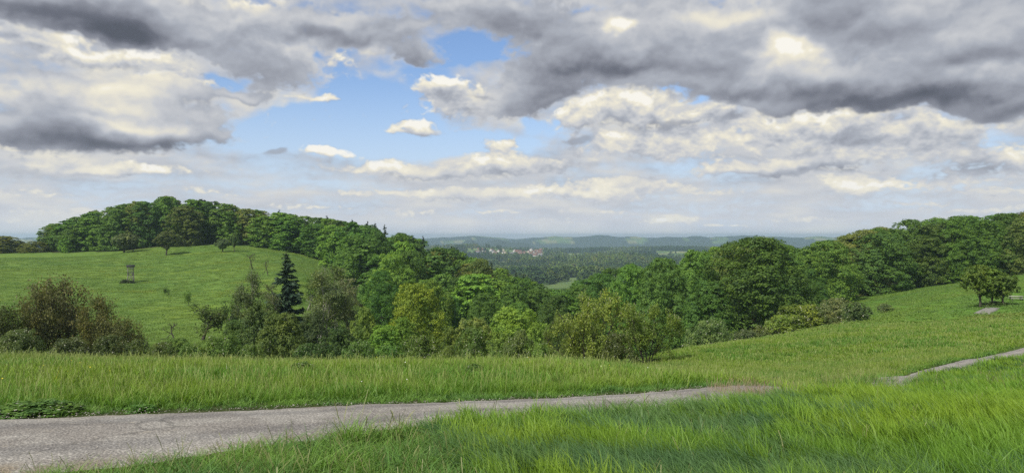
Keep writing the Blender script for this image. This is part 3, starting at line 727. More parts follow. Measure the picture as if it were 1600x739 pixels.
# ================================================================ trees and bushes, each where it stands
DK = (.052, .108, .022); MD = (.070, .140, .026); BR = (.098, .180, .030); YG = (.14, .19, .03); OL = (.098, .125, .034); GG = (.085, .12, .055); BRN = (.088, .090, .046); BLU = (.026, .050, .028)
SKY_L = [(-400, 372), (0, 368), (40, 372), (60, 360), (90, 348), (130, 336), (180, 322), (230, 312), (270, 305), (310, 313), (350, 318), (400, 328), (440, 332), (500, 340), (560, 347), (600, 355), (650, 370), (700, 387), (750, 405), (800, 427), (850, 446), (880, 455)]
SKY_R = [(880, 455), (900, 445), (930, 428), (980, 412), (1050, 400), (1090, 388), (1140, 378), (1180, 372), (1220, 379), (1250, 393), (1270, 388), (1300, 376), (1350, 360), (1400, 346), (1440, 341), (1500, 337), (1550, 335), (1600, 330), (1700, 325), (2000, 318)]
def topline(px): 
    S_ = SKY_L + SKY_R[1:]; return np.interp(px, [s[0] for s in S_], [s[1] for s in S_])
def PT(kind, var, px, D, ytop, wpx, color, label, sink=0., **k):
    x, y, ztop = at(px, ytop, D); z = H1(x, y)
    h = ztop - z + sink; return plant(kind, var, x, y, max(h, .4), wpx / F * D, color, label, sink=sink, **k)
def PB(kind, var, px, pyb, h, w, color, label, **k):
    """by the pixel of its foot, height and width in metres"""
    x, y, z = hit(px, pyb, 46); return plant(kind, var, x, y, h, w, color, label, **k)

gF = 'broadleaved trees along the front of the left hill wood'
TALL = 'tree in the left hill wood'
front = [  # px, D, ytop, width px, kind, colour, label
    (8, 318, 369, 46, 'forest', OL, 'olive green rounded tree at the far left end of the hill wood'),
    (52, 312, 377, 44, 'leafy', OL, 'low olive tree at the left foot of the hill wood, beside a dark one'),
    (84, 322, 350, 46, 'forest', MD, 'tree where the left hill wood begins to rise'),
    (112, 310, 352, 42, 'forest', DK, 'dark tree at the meadow corner near the left end of the hill wood'),
    (104, 306, 368, 24, 'leafy', BR, 'small bright green tree low in front of the dark left corner of the hill wood'),
    (142, 312, 338, 50, 'forest', MD, 'green tree on the meadow edge left of the trees with layered boughs'),
    (158, 309, 352, 34, 'forest', BR, 'lighter green tree low on the hill wood edge, left of the beeches'),
    (186, 308, 328, 54, 'forest', MD, 'broad green beech directly behind the two-stemmed meadow tree'),
    (226, 312, 316, 50, 'forest', DK, 'dark full beech between the two single meadow trees'),
    (262, 318, 308, 48, 'forest', MD, 'tallest tree at the crest of the left hill'),
    (288, 305, 322, 58, 'forest', (.068, .088, .024), 'brownish green spreading tree in the middle of the hill wood front'),
    (322, 318, 318, 40, 'forest', DK, 'dark tree right of the brownish tree on the hill'),
    (338, 318, 326, 34, 'forest', DK, 'narrow dark tree deep in the shaded gap of the hill wood'),
    (360, 305, 330, 36, 'forest_tall', MD, 'slim green tree beside the dark gap in the hill wood'),
    (384, 316, 332, 30, 'forest_tall', DK, 'slender dark tree right of the dark gap in the hill wood'),
    (412, 304, 338, 54, 'forest', MD, 'broad tree with pale layered leaves at the top of the meadow'),
    (452, 302, 340, 60, 'forest', MD, 'wide rounded tree at the right end of the meadow top'),
    (492, 298, 350, 50, 'forest', DK, 'dark tree over the right corner of the hill meadow'),
    (522, 278, 352, 50, 'forest', BR, 'bright green tree at the right corner of the hill meadow'),
    (552, 256, 368, 64, 'beech', MD, 'large rounded tree just right of the meadow corner'),
    (588, 250, 362, 56, 'beech', DK, 'dark tree high on the slope above the bright round crown'),
    (612, 205, 398, 78, 'beech', BR, 'bright green round crown on the slope above the yellowish tree'),
    (596, 190, 424, 54, 'beech', (.055, .125, .02), 'fresh green tree low on the slope left of the yellowish tree'),
    (640, 228, 392, 60, 'beech', MD, 'tree right behind the bright round crown on the slope'),
    (672, 176, 438, 74, 'round', (.07, .13, .02), 'green tree hugging the yellowish round tree from behind on the right'),
    (720, 205, 432, 66, 'beech', DK, 'dark crown on the slope right of the yellowish round tree'),
    (748, 235, 405, 62, 'beech', (.075, .11, .03), 'pale green crown in the middle of the slope with a knobbly outline'),
    (700, 185, 462, 56, 'beech', (.045, .11, .02), 'green crown low in the valley right of the yellowish tree'),
    (756, 180, 458, 60, 'beech', DK, 'dark green crown low in the valley above the willow'),
    (800, 200, 445, 60, 'beech', MD, 'crown near the foot of the slope left of the valley gap'),
    (842, 205, 452, 60, 'beech', DK, 'dark crown at the foot of the slope beside the valley gap'),
    (812, 172, 472, 54, 'beech', MD, 'low crown in the valley between the willow and the bird cherry'),
    (870, 190, 462, 60, 'beech', DK, 'dark crown in the valley bottom behind the bird cherry')]
for i, (px, D, yt, w, kd, c, lb) in enumerate(front):
    PT(kd, i, px, D, yt, w, c, lb, name='broadleaf_tree')
right = [
    (905, 215, 446, 60, 'beech', MD, 'tree at the left end of the right hand wood, beside the valley gap'),
    (942, 190, 428, 70, 'beech', DK, 'dark rounded tree second from the left end of the right hand wood'),
    (985, 182, 414, 74, 'beech', MD, 'round tree above the two bird cherries'),
    (1035, 176, 404, 84, 'beech', DK, 'large dark tree above the right hand bird cherry'),
    (1090, 180, 392, 84, 'beech', MD, 'tree merging into the left side of the great beech'),
    (1178, 174, 372, 178, 'beech', (.046, .092, .018), 'great broad beech with a domed crown in the middle of the right hand wood'),
    (1105, 168, 440, 84, 'beech', DK, 'dark low tree under the left side of the great beech'),
    (1290, 218, 378, 104, 'beech', MD, 'rounded tree just right of the great beech, across a notch in the skyline'),
    (1262, 205, 420, 60, 'beech', DK, 'dark lower tree in the notch right of the great beech'),
    (1348, 236, 360, 84, 'beech', OL, 'olive tinted tree on the skyline between two green crowns'),
    (1376, 230, 366, 104, 'beech', (.062, .112, .026), 'tree with pale layered boughs in front of the right hand skyline'),
    (1420, 240, 344, 84, 'beech', DK, 'darkest domed crown on the right hand skyline'),
    (1462, 232, 350, 96, 'beech', (.06, .11, .026), 'broad tree with drooping layered boughs above the right hand meadow'),
    (1500, 228, 338, 84, 'beech', MD, 'tall crown on the skyline to the left above the pair of meadow trees'),
    (1540, 218, 345, 84, 'beech', (.05, .105, .02), 'full tree rising directly behind the pair of meadow trees'),
    (1572, 232, 334, 74, 'beech', DK, 'dark crown on the skyline near the right edge of the picture'),
    (1604, 212, 340, 74, 'beech', (.075, .11, .03), 'tree with light boughs over a black hollow at the right edge of the picture'),
    (1660, 205, 332, 84, 'beech', MD, 'tree of the right hand wood reaching past the picture edge')]
for i, (px, D, yt, w, kd, c, lb) in enumerate(right):
    PT(kd, i + 1, px, D, yt, w, c, lb, name='broadleaf_tree')

# the trees behind and between, that nothing tells apart
def fill(n_try, pxr, dfun, spacing, wm, where, seed, kinds, keep, cmin=8):
    rg = np.random.default_rng(seed); placed = []; k = 0
    for _ in range(n_try):
        px = rg.uniform(*pxr); d0, d1 = dfun(px)
        if d1 <= d0: continue
        D = math.sqrt(rg.uniform(d0 * d0, d1 * d1)); x, y = pxD(px, D)
        if any((x - a) ** 2 + (y - b) ** 2 < spacing ** 2 for a, b in placed): continue
        z = H1(x, y); zt = EYE - (topline(px) + keep - 369.5) / F * D
        h = min(rg.uniform(.82, 1.12) * (22 if D > 230 else 18), zt - z)
        if h < cmin: continue
        placed.append((x, y)); k += 1
        kd = kinds[rg.integers(len(kinds))]; col = [DK, DK, MD, MD, BR, OL][rg.integers(6)]
        ci_ = [DK, DK, MD, MD, BR, OL].index(col); cn = {0: 'dark green', 2: 'mid green', 4: 'bright green', 5: 'olive green'}[ci_]
        place = where(px, D); lb = '%s crown %s' % (cn, place)
        plant(kd, int(rg.integers(9)), x, y, h, wm * rg.uniform(.85, 1.2), col, lb, group=cn + ' trees ' + place, name='broadleaf_tree')
    return k
n1 = fill(900, (85, 520), lambda px: (np.interp(px, [0, 520], [318, 304]), 352), 10.5, 13, lambda px, D: 'inside the left hill wood ' + ('on its left slope' if px < 230 else 'by the hilltop' if px < 370 else 'right of the hilltop'), 31, ['forest', 'forest', 'forest_tall'], 1)
n2 = fill(1500, (520, 880), lambda px: (np.interp(px, [520, 600, 700, 880], [285, 215, 200, 205]), 345), 11.5, 13.5, lambda px, D: ('high up' if D > 290 else 'halfway down' if D > 245 else 'low down') + ' on the wooded slope ' + ('above the meadow corner' if px < 620 else 'over the yellowish tree' if px < 720 else 'near the valley gap'), 32, ['forest', 'forest', 'forest_tall', 'beech'], 2)
n3 = fill(700, (890, 1700), lambda px: (np.interp(px, [890, 1060, 1250, 1400, 1600, 1700], [215, 196, 215, 258, 228, 220]), 320), 12.5, 16, lambda px, D: 'inside the right hand wood ' + ('beside the valley gap' if px < 1060 else 'around the great beech' if px < 1270 else 'above the shrub row' if px < 1440 else 'above the pair of meadow trees'), 33, ['beech', 'forest'], 2)
print('fill', n1, n2, n3)
rg5 = np.random.default_rng(5)
for px, dy, lb in [(436, 5, 'small pointed conifer on the skyline at the top right of the hill wood'), (511, 6, 'tallest of the pointed conifers on the skyline above the meadow corner'), (550, 3, 'little conifer tip on the skyline right of the tallest conifer'), (574, 4, 'conifer tip on the skyline left of a close pair'), (586, 5, 'conifer tip forming the right one of a close pair on the skyline'), (601, 5, 'conifer on the skyline where the ridge starts to fall'), (661, 7, 'lone conifer on the falling ridge skyline'), (706, 10, 'dark conifer left of a pair near the far hills'), (714, 8, 'dark conifer right of a pair near the far hills'), (768, 4, 'conifer low on the ridge line over the village'), (790, 3, 'conifer on the ridge line below the village'), (806, 5, 'first of the dark spruces by the valley gap'), (818, 5, 'second of the dark spruces by the valley gap'), (832, 3, 'last dark spruce before the valley gap')]:
    PT('spruce', int(rg5.integers(2)), px, 322 if px < 780 else 290, topline(px) - dy * .25, 22, BLU, lb, name='conifer_tree', cat='conifer')

# ---- single trees and bushes in front
PT('spruce', 0, 447, 128, 399, 58, (.024, .044, .028), 'dark spruce with ragged drooping boughs standing among the birches', name='spruce_tree', cat='spruce', rot=.6)
bir = [(398, 112, 424, 66, 0, GG, 'greyish birch with pale stems left of the dark spruce'), (418, 108, 446, 60, 1, (.05, .07, .03), 'shorter dark birch in front of the dark spruce'), (500, 118, 420, 82, 0, (.11, .14, .075), 'sparse birch with bare white limbs right of the dark spruce'),
       (552, 122, 434, 66, 1, (.11, .135, .075), 'grey green birch at the right end of the birch clump'), (524, 140, 416, 76, 0, (.065, .10, .03), 'green birch behind the bare white limbed one'), (480, 150, 424, 50, 1, MD, 'green birch just right behind the dark spruce')]
for px, D, yt, w, v, c, lb in bir: PT('birch', v, px, D, yt, w, c, lb, name='birch_tree', cat='birch')
lf = [(440, 84, 490, 76, 'leafy', 0, (0.061, 0.098, 0.025), 'dense dark green bush below the spruce at the meadow edge'), (372, 92, 500, 60, 'leafy', 1, (0.055, 0.091, 0.025), 'dark bush left below the birches'), (410, 88, 474, 70, 'leafy', 2, (0.055, 0.085, 0.029), 'dark leafy bush under the left birch'),
      (530, 90, 512, 64, 'leafy', 1, (0.046, 0.085, 0.025), 'nearly black green bush right of the bush below the spruce'), (488, 100, 494, 50, 'leafy', 0, (0.055, 0.078, 0.029), 'shadowy bush at the foot of the white limbed birch'),
      (650, 150, 444, 84, 'round', 0, (0.152, 0.215, 0.028), 'yellowish green domed tree standing out in the valley'),
      (600, 96, 508, 66, 'leafy', 2, BR, 'bright green bush to the lower left of the yellowish domed tree'), (628, 104, 496, 60, 'leafy', 0, (0.104, 0.182, 0.029), 'fresh green bush directly below the yellowish domed tree'), (568, 100, 480, 44, 'leafy', 1, (0.098, 0.143, 0.034), 'pale green tree squeezed between the birch clump and the bright bush'),
      (806, 118, 482, 108, 'round', 1, (0.116, 0.195, 0.034), 'broad light green willow with upright tufts in the valley'), (842, 106, 506, 56, 'leafy', 2, (0.110, 0.169, 0.034), 'soft light green bush left of the taller bird cherry'),
      (740, 100, 498, 72, 'leafy', 0, (0.128, 0.163, 0.052), 'pale grey green willow bush left of the broad light willow'), (702, 96, 512, 44, 'leafy', 1, (0.091, 0.137, 0.034), 'bush between the fresh green bush and the pale grey willow')]
for px, D, yt, w, kd, v, c, lb in lf: PT(kd, v, px, D, yt, w, c, lb, name='broadleaf_tree' if kd == 'round' else 'bush', cat='tree' if kd == 'round' else 'bush')
bu = [(664, 68, 524, 90, 'bush', 0, (0.091, 0.143, 0.034), 'low whitish flecked hawthorn at the meadow edge below the yellowish tree'), (742, 66, 512, 66, 'bush', 1, (0.073, 0.137, 0.030), 'dark leaved elder with a crooked top at the meadow edge'), (812, 70, 516, 56, 'bush', 2, (0.067, 0.104, 0.040), 'grey flecked crab apple bush left of the bird cherries'),
      (846, 66, 536, 40, 'bush', 3, (0.104, 0.156, 0.040), 'low pale bush at the foot of the left bird cherry'), (700, 64, 540, 40, 'bush', 2, (0.085, 0.130, 0.034), 'small low bush between the hawthorn and the elder'), (348, 66, 524, 80, 'bush', 3, (0.085, 0.150, 0.034), 'rounded low green bush in front of the crooked apple tree'),
      (300, 64, 536, 48, 'bush', 1, (0.079, 0.130, 0.034), 'small bush at the meadow edge left of the rounded one'), (395, 64, 538, 44, 'bush', 0, (0.073, 0.130, 0.032), 'low bush wedged under the dense dark bush'), (560, 64, 532, 60, 'bush', 0, (0.061, 0.117, 0.029), 'low dark bush right under the birch clump'), (610, 66, 540, 54, 'bush', 1, (0.073, 0.143, 0.029), 'low green bush left of the whitish hawthorn'), (480, 64, 536, 50, 'bush', 2, (0.049, 0.091, 0.025), 'dark low bush right below the spruce'), (774, 64, 548, 34, 'bush', 3, (0.085, 0.156, 0.034), 'very low bush between the elder and the crab apple')]
for px, D, yt, w, kd, v, c, lb in bu: PT(kd, v, px, D, yt, w, c, lb, name='bush', cat='bush')
PT('leafy', 1, 780, 88, 520, 60, (.105, .165, .04), 'soft green bush between the pale grey willow and the crab apple', name='bush', cat='bush')
PT('leafy', 0, 276, 88, 528, 46, (.09, .14, .04), 'pale bush on the slope left of the crooked fruit trees', name='bush', cat='bush')
# bird cherries
PT('cherry', 0, 922, 66, 458, 112, (.10, .15, .035), 'bird cherry with long windswept flowering shoots, left of the two', name='bird_cherry_tree', cat='bird cherry', rot=.4)
PT('cherry', 1, 880, 70, 496, 60, (.095, .15, .035), 'smaller flowering bird cherry filling the left flank of the pair', name='bird_cherry_tree', cat='bird cherry', rot=2.2)
PT('cherry', 1, 1010, 64, 474, 100, (.09, .145, .032), 'rounded flowering bird cherry, right of the two', name='bird_cherry_tree', cat='bird cherry', rot=5.1)
PT('bush', 1, 965, 62, 520, 56, (.06, .09, .024), 'dark low bush between the two bird cherries', name='bush', cat='bush')
# brown thicket on the left
th = [(96, 84, 434, 100, 'brown_bush', 0, BRN, 'big rust brown rounded thicket on the left'), (60, 80, 452, 70, 'brown_bush', 1, (.078, .092, .036), 'left half of the brown thicket, a little greener'), (150, 82, 462, 66, 'brown_bush', 1, (.078, .088, .036), 'right flank of the brown thicket'),
      (14, 78, 478, 84, 'brown_bush', 0, (.05, .068, .024), 'dark olive bush cut by the left picture edge'), (196, 80, 496, 66, 'brown_bush', 0, (.08, .095, .036), 'thin olive bush tapering off right of the thicket'), (-40, 84, 440, 80, 'brown_bush', 1, OL, 'bush beyond the left picture edge')]
for px, D, yt, w, kd, v, c, lb in th: PT(kd, v, px, D, yt, w, c, lb, name='thicket', cat='bush')
for px, D, yt, w, v, c, lb in [(30, 70, 514, 70, 0, (.055, .085, .026), 'green bush at the left foot of the brown thicket'), (110, 68, 528, 70, 1, (.05, .07, .024), 'low dark bush under the middle of the brown thicket'), (170, 70, 524, 60, 2, (.05, .07, .024), 'low dark bush under the right of the brown thicket'), (214, 68, 530, 46, 3, (.062, .085, .028), 'low olive bush at the right end of the thicket'), (252, 66, 534, 50, 0, (.07, .10, .03), 'small bush between the thicket and the open slope')]:
    PT('bush', v, px, D, yt, w, c, lb, name='bush', cat='bush')
# gnarled fruit trees on the lower slope
PB('gnarled', 0, 316, 531, 5.6, 6.4, (.05, .08, .026), 'crooked apple tree with sparse leaves right of the bare one', name='apple_tree', cat='apple tree')
PB('gnarled', 1, 352, 522, 6.0, 4.4, (.05, .08, .028), 'thin dark fruit tree left of the birches', name='apple_tree', cat='apple tree')
PB('bare', 0, 272, 533, 2.7, 3.4, (.05, .07, .03), 'small bare crooked tree on the lower slope', name='apple_tree', cat='apple tree')
PB('gnarled', 1, 264, 461, 1.7, 2.2, DK, 'lone small bush in the open hill meadow, upper of two', name='bush', cat='bush')
PB('gnarled', 0, 295, 478, 3.0, 2.2, DK, 'lone small bush in the open hill meadow, lower of two', name='bush', cat='bush')
PB('bare', 0, 395, 421, 4.5, 4.0, OL, 'bare little tree showing above the left birch', name='apple_tree', cat='apple tree')
PB('bare', 0, 419, 430, 4.0, 2.6, OL, 'bare thin sapling between birch and spruce', name='apple_tree', cat='apple tree', rot=2)
# meadow trees before the wood
PB('orchard', 0, 194, 395, 7.6, 9.0, (.085, .105, .045), 'pale round meadow tree with two light stems, left of the pair', name='orchard_tree', cat='tree')
PB('orchard', 1, 208, 394, 7.0, 6.0, (.085, .105, .045), 'pale meadow tree leaning on the two-stemmed one', name='orchard_tree', cat='tree')
PB('orchard', 2, 260, 399, 8.8, 8.4, (.068, .098, .034), 'single dark stemmed round tree in front of the hill wood', name='orchard_tree', cat='tree')
PB('orchard', 0, 348, 394, 5.0, 5.4, (.09, .13, .055), 'small pale blossoming tree by the wood, left of two', name='orchard_tree', cat='tree')
PB('orchard', 1, 366, 394, 7.0, 3.0, (.07, .11, .04), 'thin pale tree by the wood, right of two', name='orchard_tree', cat='tree')
# shrub row at the foot of the right hand wood
row = [(1112, 530, 8, 6.5, 'pale green flecked hawthorn at the left end of the shrub row', (.075, .11, .035)), (1140, 527, 5.2, 5.5, 'second shrub of the row, fresh green', (.075, .12, .03)), (1176, 522, 4.6, 5.5, 'grey green shrub of the row under the great beech', (.075, .095, .04)), (1204, 517, 4.2, 4.6, 'low shrub left of the large yellowish one', (.08, .10, .035)),
       (1234, 512, 5.0, 6.0, 'left part of the large yellowish shrub', (.11, .15, .03)), (1258, 506, 5.6, 7.5, 'large yellowish green shrub in the row', (.12, .155, .028)), (1290, 502, 4.0, 5.0, 'low pale shrub right of the large yellowish one', (.10, .13, .045)), (1316, 496, 4.6, 5.0, 'crooked white flecked thorn at the right end of the shrub row', (.10, .125, .055))]
for i, (px, py, h, w, lb, c) in enumerate(row):
    h *= .8; x, y, z = hit(px, py, 60, 130); plant('bush', i, x, y + 2.0, h * y / 95, w * y / 95 * 1.05, c, lb, cat='bush', name='bush')
PB('scrub', 0, 1384, 488, 1.6, 3.0, (.06, .09, .035), 'small round grey green bush alone on the right hand meadow', name='bush', cat='bush')
PT('scrub', 1, 1340, 116, 472, 40, (.06, .09, .04), 'scrubby bush in the dip behind the crooked thorn', name='bush', cat='bush')
# the pair of meadow trees on the right
PT('orchard', 2, 1532, 112, 414, 50, (.098, .15, .028), 'left and paler one of the meadow trees standing together on the right', name='meadow_tree', cat='tree')
PT('orchard', 0, 1550, 111, 420, 42, (.085, .135, .026), 'middle stem with a small crown between the two meadow trees', name='meadow_tree', cat='tree')
PT('orchard', 1, 1567, 110, 426, 46, (.06, .105, .022), 'right and darker one of the meadow trees with boughs near the ground', name='meadow_tree', cat='tree')
PB('scrub', 0, 1556, 478, .7, 4.6, (.045, .08, .02), 'rank undergrowth around the stems of the meadow trees', name='undergrowth', cat='bush')

# ================================================================ scattered stuff (woods far off, grass)
def stuff(name, pts, rotz, scl, idx, meshes, mats, tilt=None, color=None):
    """one object: points carrying copies of a few small meshes"""
    n = len(pts)
    rot = np.zeros((n, 3), np.float32); rot[:, 2] = rotz
    if tilt is not None: rot[:, 0:2] = tilt
    scl = np.asarray(scl, np.float32); scl = np.repeat(scl[:, None], 3, 1) if scl.ndim == 1 else scl
    me = bpy.data.meshes.new(name); me.vertices.add(n); me.vertices.foreach_set('co', np.asarray(pts, np.float32).ravel())
    for k, typ, arr, fld in (('rot', 'FLOAT_VECTOR', rot, 'vector'), ('scl', 'FLOAT_VECTOR', scl, 'vector'), ('pick', 'INT', np.asarray(idx, np.int32), 'value')):
        a = me.attributes.new(k, typ, 'POINT'); a.data.foreach_set(fld, np.ascontiguousarray(arr).ravel())
    o = bpy.data.objects.new(name, me); C.objects.link(o)
    if color: o.color = (*color, 1)
    col = bpy.data.collections.new(name + '_kinds')
    for i, m in enumerate(meshes):
        q = bpy.data.objects.new('%s_kind_%03d' % (name, i), m); col.objects.link(q)
        if color: q.color = (*color, 1)
    gt = bpy.data.node_groups.new(name, 'GeometryNodeTree')
    gt.interface.new_socket('Geometry', in_out='INPUT', socket_type='NodeSocketGeometry'); gt.interface.new_socket('Geometry', in_out='OUTPUT', socket_type='NodeSocketGeometry')
    N = gt.nodes; L = gt.links
    gi, go_ = N.new('NodeGroupInput'), N.new('NodeGroupOutput'); ip = N.new('GeometryNodeInstanceOnPoints'); ci = N.new('GeometryNodeCollectionInfo')
    ci.inputs['Collection'].default_value = col; ci.inputs['Separate Children'].default_value = True; ci.inputs['Reset Children'].default_value = True
    def na(k, t): 
        a = N.new('GeometryNodeInputNamedAttribute'); a.data_type = t; a.inputs[0].default_value = k; return a.outputs[0]
    L.new(gi.outputs[0], ip.inputs['Points']); L.new(ci.outputs[0], ip.inputs['Instance']); ip.inputs['Pick Instance'].default_value = True
    L.new(na('pick', 'INT'), ip.inputs['Instance Index']); L.new(na('scl', 'FLOAT_VECTOR'), ip.inputs['Scale'])
    er = N.new('FunctionNodeEulerToRotation'); L.new(na('rot', 'FLOAT_VECTOR'), er.inputs[0]); L.new(er.outputs[0], ip.inputs['Rotation'])
    L.new(ip.outputs[0], go_.inputs[0])
    md = o.modifiers.new('scatter', 'NODES'); md.node_group = gt
    tag(o, kind='stuff'); return o

# ---- woods beyond the valley
def far_leaf_mat():
    m, g = material('far_leaves'); oi = g.n('ShaderNodeObjectInfo'); t = g.n('ShaderNodeAttribute', attribute_name='t').outputs['Fac']
    c = g.ramp(oi.outputs['Random'], [(0, (.06, .095, .028)), (.45, (.085, .145, .036)), (.8, (.12, .185, .042)), (1, (.14, .16, .055))])
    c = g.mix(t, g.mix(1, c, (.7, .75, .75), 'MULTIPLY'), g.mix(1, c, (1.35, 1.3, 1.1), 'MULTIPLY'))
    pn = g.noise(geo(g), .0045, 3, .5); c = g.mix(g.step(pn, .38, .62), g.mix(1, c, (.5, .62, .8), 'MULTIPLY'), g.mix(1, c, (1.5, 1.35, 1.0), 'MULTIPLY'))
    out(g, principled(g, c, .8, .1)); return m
M_FAR = far_leaf_mat()
fk = []
for s in range(4):
    c, t = broadleaf(400 + s, 18, 13 if s < 3 else 9, .02, 11, 9, 7, 2.3, tm=.4, low=.3, lobe=.28, limb=False); c.materials.append(M_FAR); fk.append(c)
def far_woods():
    rg = np.random.default_rng(50); P = []
    for (p0, p1, d0, d1, sp) in [(560, 1420, 370, 1000, 10.5), (600, 1400, 1000, 1900, 11), (640, 1400, 1900, 3900, 13), (-120, 600, 360, 520, 12), (1400, 1720, 330, 520, 12)]:
        area = (p1 - p0) / F / 2 * (d1 ** 2 - d0 ** 2); n = int(area / (sp * sp))
        px = rg.uniform(p0, p1, n); D = np.sqrt(rg.uniform(d0 * d0, d1 * d1, n)); x, y = (px - 800) / F * D, D
        op = far_open(x, y) & (D > 900)
        keep = ~op | (rg.random(n) < .02)
        x, y, D, px = x[keep], y[keep], D[keep], px[keep]
        z = hgt(x, y); top = EYE - (topline(px) + 6 - 369.5) / F * D
        ok = ((z + 17 < top) | (D > 900)) & ((z + 17 < EYE - (451 - 369.5) / F * D) | (D > 1060) | (px < 820) | (px > 1020))
        P.append(np.column_stack([x, y, z])[ok])
    P = np.vstack(P); n = len(P); s = rg.uniform(.65, 1.15, n)
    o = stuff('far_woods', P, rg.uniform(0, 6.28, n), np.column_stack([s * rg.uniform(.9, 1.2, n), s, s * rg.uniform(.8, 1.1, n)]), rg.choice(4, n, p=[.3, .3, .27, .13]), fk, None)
    tag(o, 'hazy mixed woods on the hillsides beyond the valley', 'woods')
far_woods()
far_singles = [(887, 432, 13, 12, 'dark round tree standing alone in the far valley meadow'), (905, 438, 8, 8, 'small tree right of the lone round tree in the far valley meadow'), (872, 438, 8, 14, 'bushy hedge tree left in the far valley meadow'), (922, 427, 9, 9, 'small tree high in the far valley meadow'), (862, 444, 9, 10, 'tree at the near edge of the far valley meadow')]
for px, py, h, w, lb in far_singles:
    x, y, z = hit(px, py, 900, 1700); plant('forest', 1, x, y, h, w, (.03, .06, .02), lb)

# ---- village on the far slope
def wall_mat(name, c):
    m, g = material(name); P = geo(g); out(g, principled(g, g.mix(g.step(g.noise(P, .4, 3), .3, .7), c, tuple(v * .85 for v in c)), .85, .1)); return m
WALLS = [wall_mat('white_render', (.52, .50, .47)), wall_mat('cream_render', (.62, .55, .42)), wall_mat('pinkish_render', (.45, .36, .30)), wall_mat('grey_render', (.5, .5, .48))]
ROOFS = [wall_mat('red_tiles', (.20, .11, .08)), wall_mat('brown_tiles', (.20, .10, .07)), wall_mat('grey_slates', (.16, .16, .17))]
M_GLASS, _g = material('far_window'); out(_g, principled(_g, (.03, .035, .04), .25, .5))
def village():
    rg = np.random.default_rng(61)
    def box(x0, x1, y0, y1, z0, z1):
        v = np.array([[x, y, z] for z in (z0, z1) for y in (y0, y1) for x in (x0, x1)]); f = np.array([[0, 2, 3, 1], [4, 5, 7, 6], [0, 1, 5, 4], [2, 6, 7, 3], [0, 4, 6, 2], [1, 3, 7, 5]]); return v, f
    L_, Wd, Hh, Rf = 7.0, 5.0, 6.2, 4.2
    v, f = box(-L_, L_, -Wd, Wd, -3, Hh); gv = np.array([[-L_, -Wd, Hh], [-L_, Wd, Hh], [-L_, 0, Hh + Rf], [L_, -Wd, Hh], [L_, Wd, Hh], [L_, 0, Hh + Rf]])
    wv = np.vstack([v, gv]); wf = [f, np.array([[8, 10, 9], [11, 12, 13]])]
    q = 1 + .8 / Wd; e = .5
    rv = np.array([[s * (L_ + .7), y, z] for s in (-1, 1) for (y, z) in ((-Wd * q, Hh - .6), (0, Hh + Rf + .2), (Wd * q, Hh - .6), (-Wd * q, Hh - .9), (0, Hh + Rf - .1), (Wd * q, Hh - .9))])
    rf = np.array([[0, 6, 7, 1], [1, 7, 8, 2], [3, 4, 10, 9], [4, 5, 11, 10], [0, 3, 9, 6], [2, 8, 11, 5], [0, 1, 4, 3], [1, 2, 5, 4], [6, 9, 10, 7], [7, 10, 11, 8]])
    walls, roofs = [], []
    for m in WALLS: a = mesh_np('wall', wv, wf); a.materials.append(m); walls.append(a)
    for m in ROOFS: a = mesh_np('roof', rv, rf); a.materials.append(m); roofs.append(a)
    wb = [box(x - .6, x + .6, -Wd - .05, -Wd + .1, z, z + 1.4) for x in (-4.6, -1.6, 1.6, 4.6) for z in (1.2, 4.0)]
    o_ = 0; V, Fx = [], []
    for a, b in wb: V.append(a); Fx.append(b + o_); o_ += 8
    win = mesh_np('windows', np.vstack(V), np.vstack(Fx)); win.materials.append(M_GLASS)
    wn = ['white walled', 'cream walled', 'pinkish walled', 'grey walled']; rn = ['red roofed', 'brown roofed', 'grey roofed']
    spots = []; k = 0
    while len(spots) < 92 and k < 4000:
        k += 1; px = rg.uniform(738, 846); c = .0; py = np.interp(px, [738, 790, 846], [395, 397, 394.5]) + rg.normal() * 3.2
        if not 389 < py < 405: continue
        x, y, z = hit(px, py + 3.5, 1900, 3300)
        if y > 3200 or y < 2000 or any(abs(x - a) < 15 and abs(y - b) < 17 for a, b in spots): continue
        spots.append((x, y)); pl = 'at the left end' if px < 768 else 'left of the middle' if px < 795 else 'right of the middle' if px < 820 else 'at the right end'; w, r_ = int(rg.choice(4, p=[.5, .25, .12, .13])), int(rg.choice(3, p=[.34, .34, .32]))
        e = bpy.data.objects.new('house', None); C.objects.link(e); s = rg.uniform(.8, 1.25); e.location = (x, y, z + .5); e.rotation_euler = (0, 0, rg.choice([0, 1.57]) + rg.normal() * .35); e.scale = (s * rg.uniform(.8, 1.3), s, s)
        tag(e, '%s %s house %s of the distant village' % (wn[w], rn[r_], pl), 'house', '%s %s houses %s of the distant village' % (wn[w], rn[r_], pl))
        for nm, me in (('wall', walls[w]), ('roof', roofs[r_])): o = bpy.data.objects.new(nm, me); C.objects.link(o); o.parent = e
    # a little church tower in the middle of the village
    x, y, z = hit(802, 398, 1900, 3300)
village()

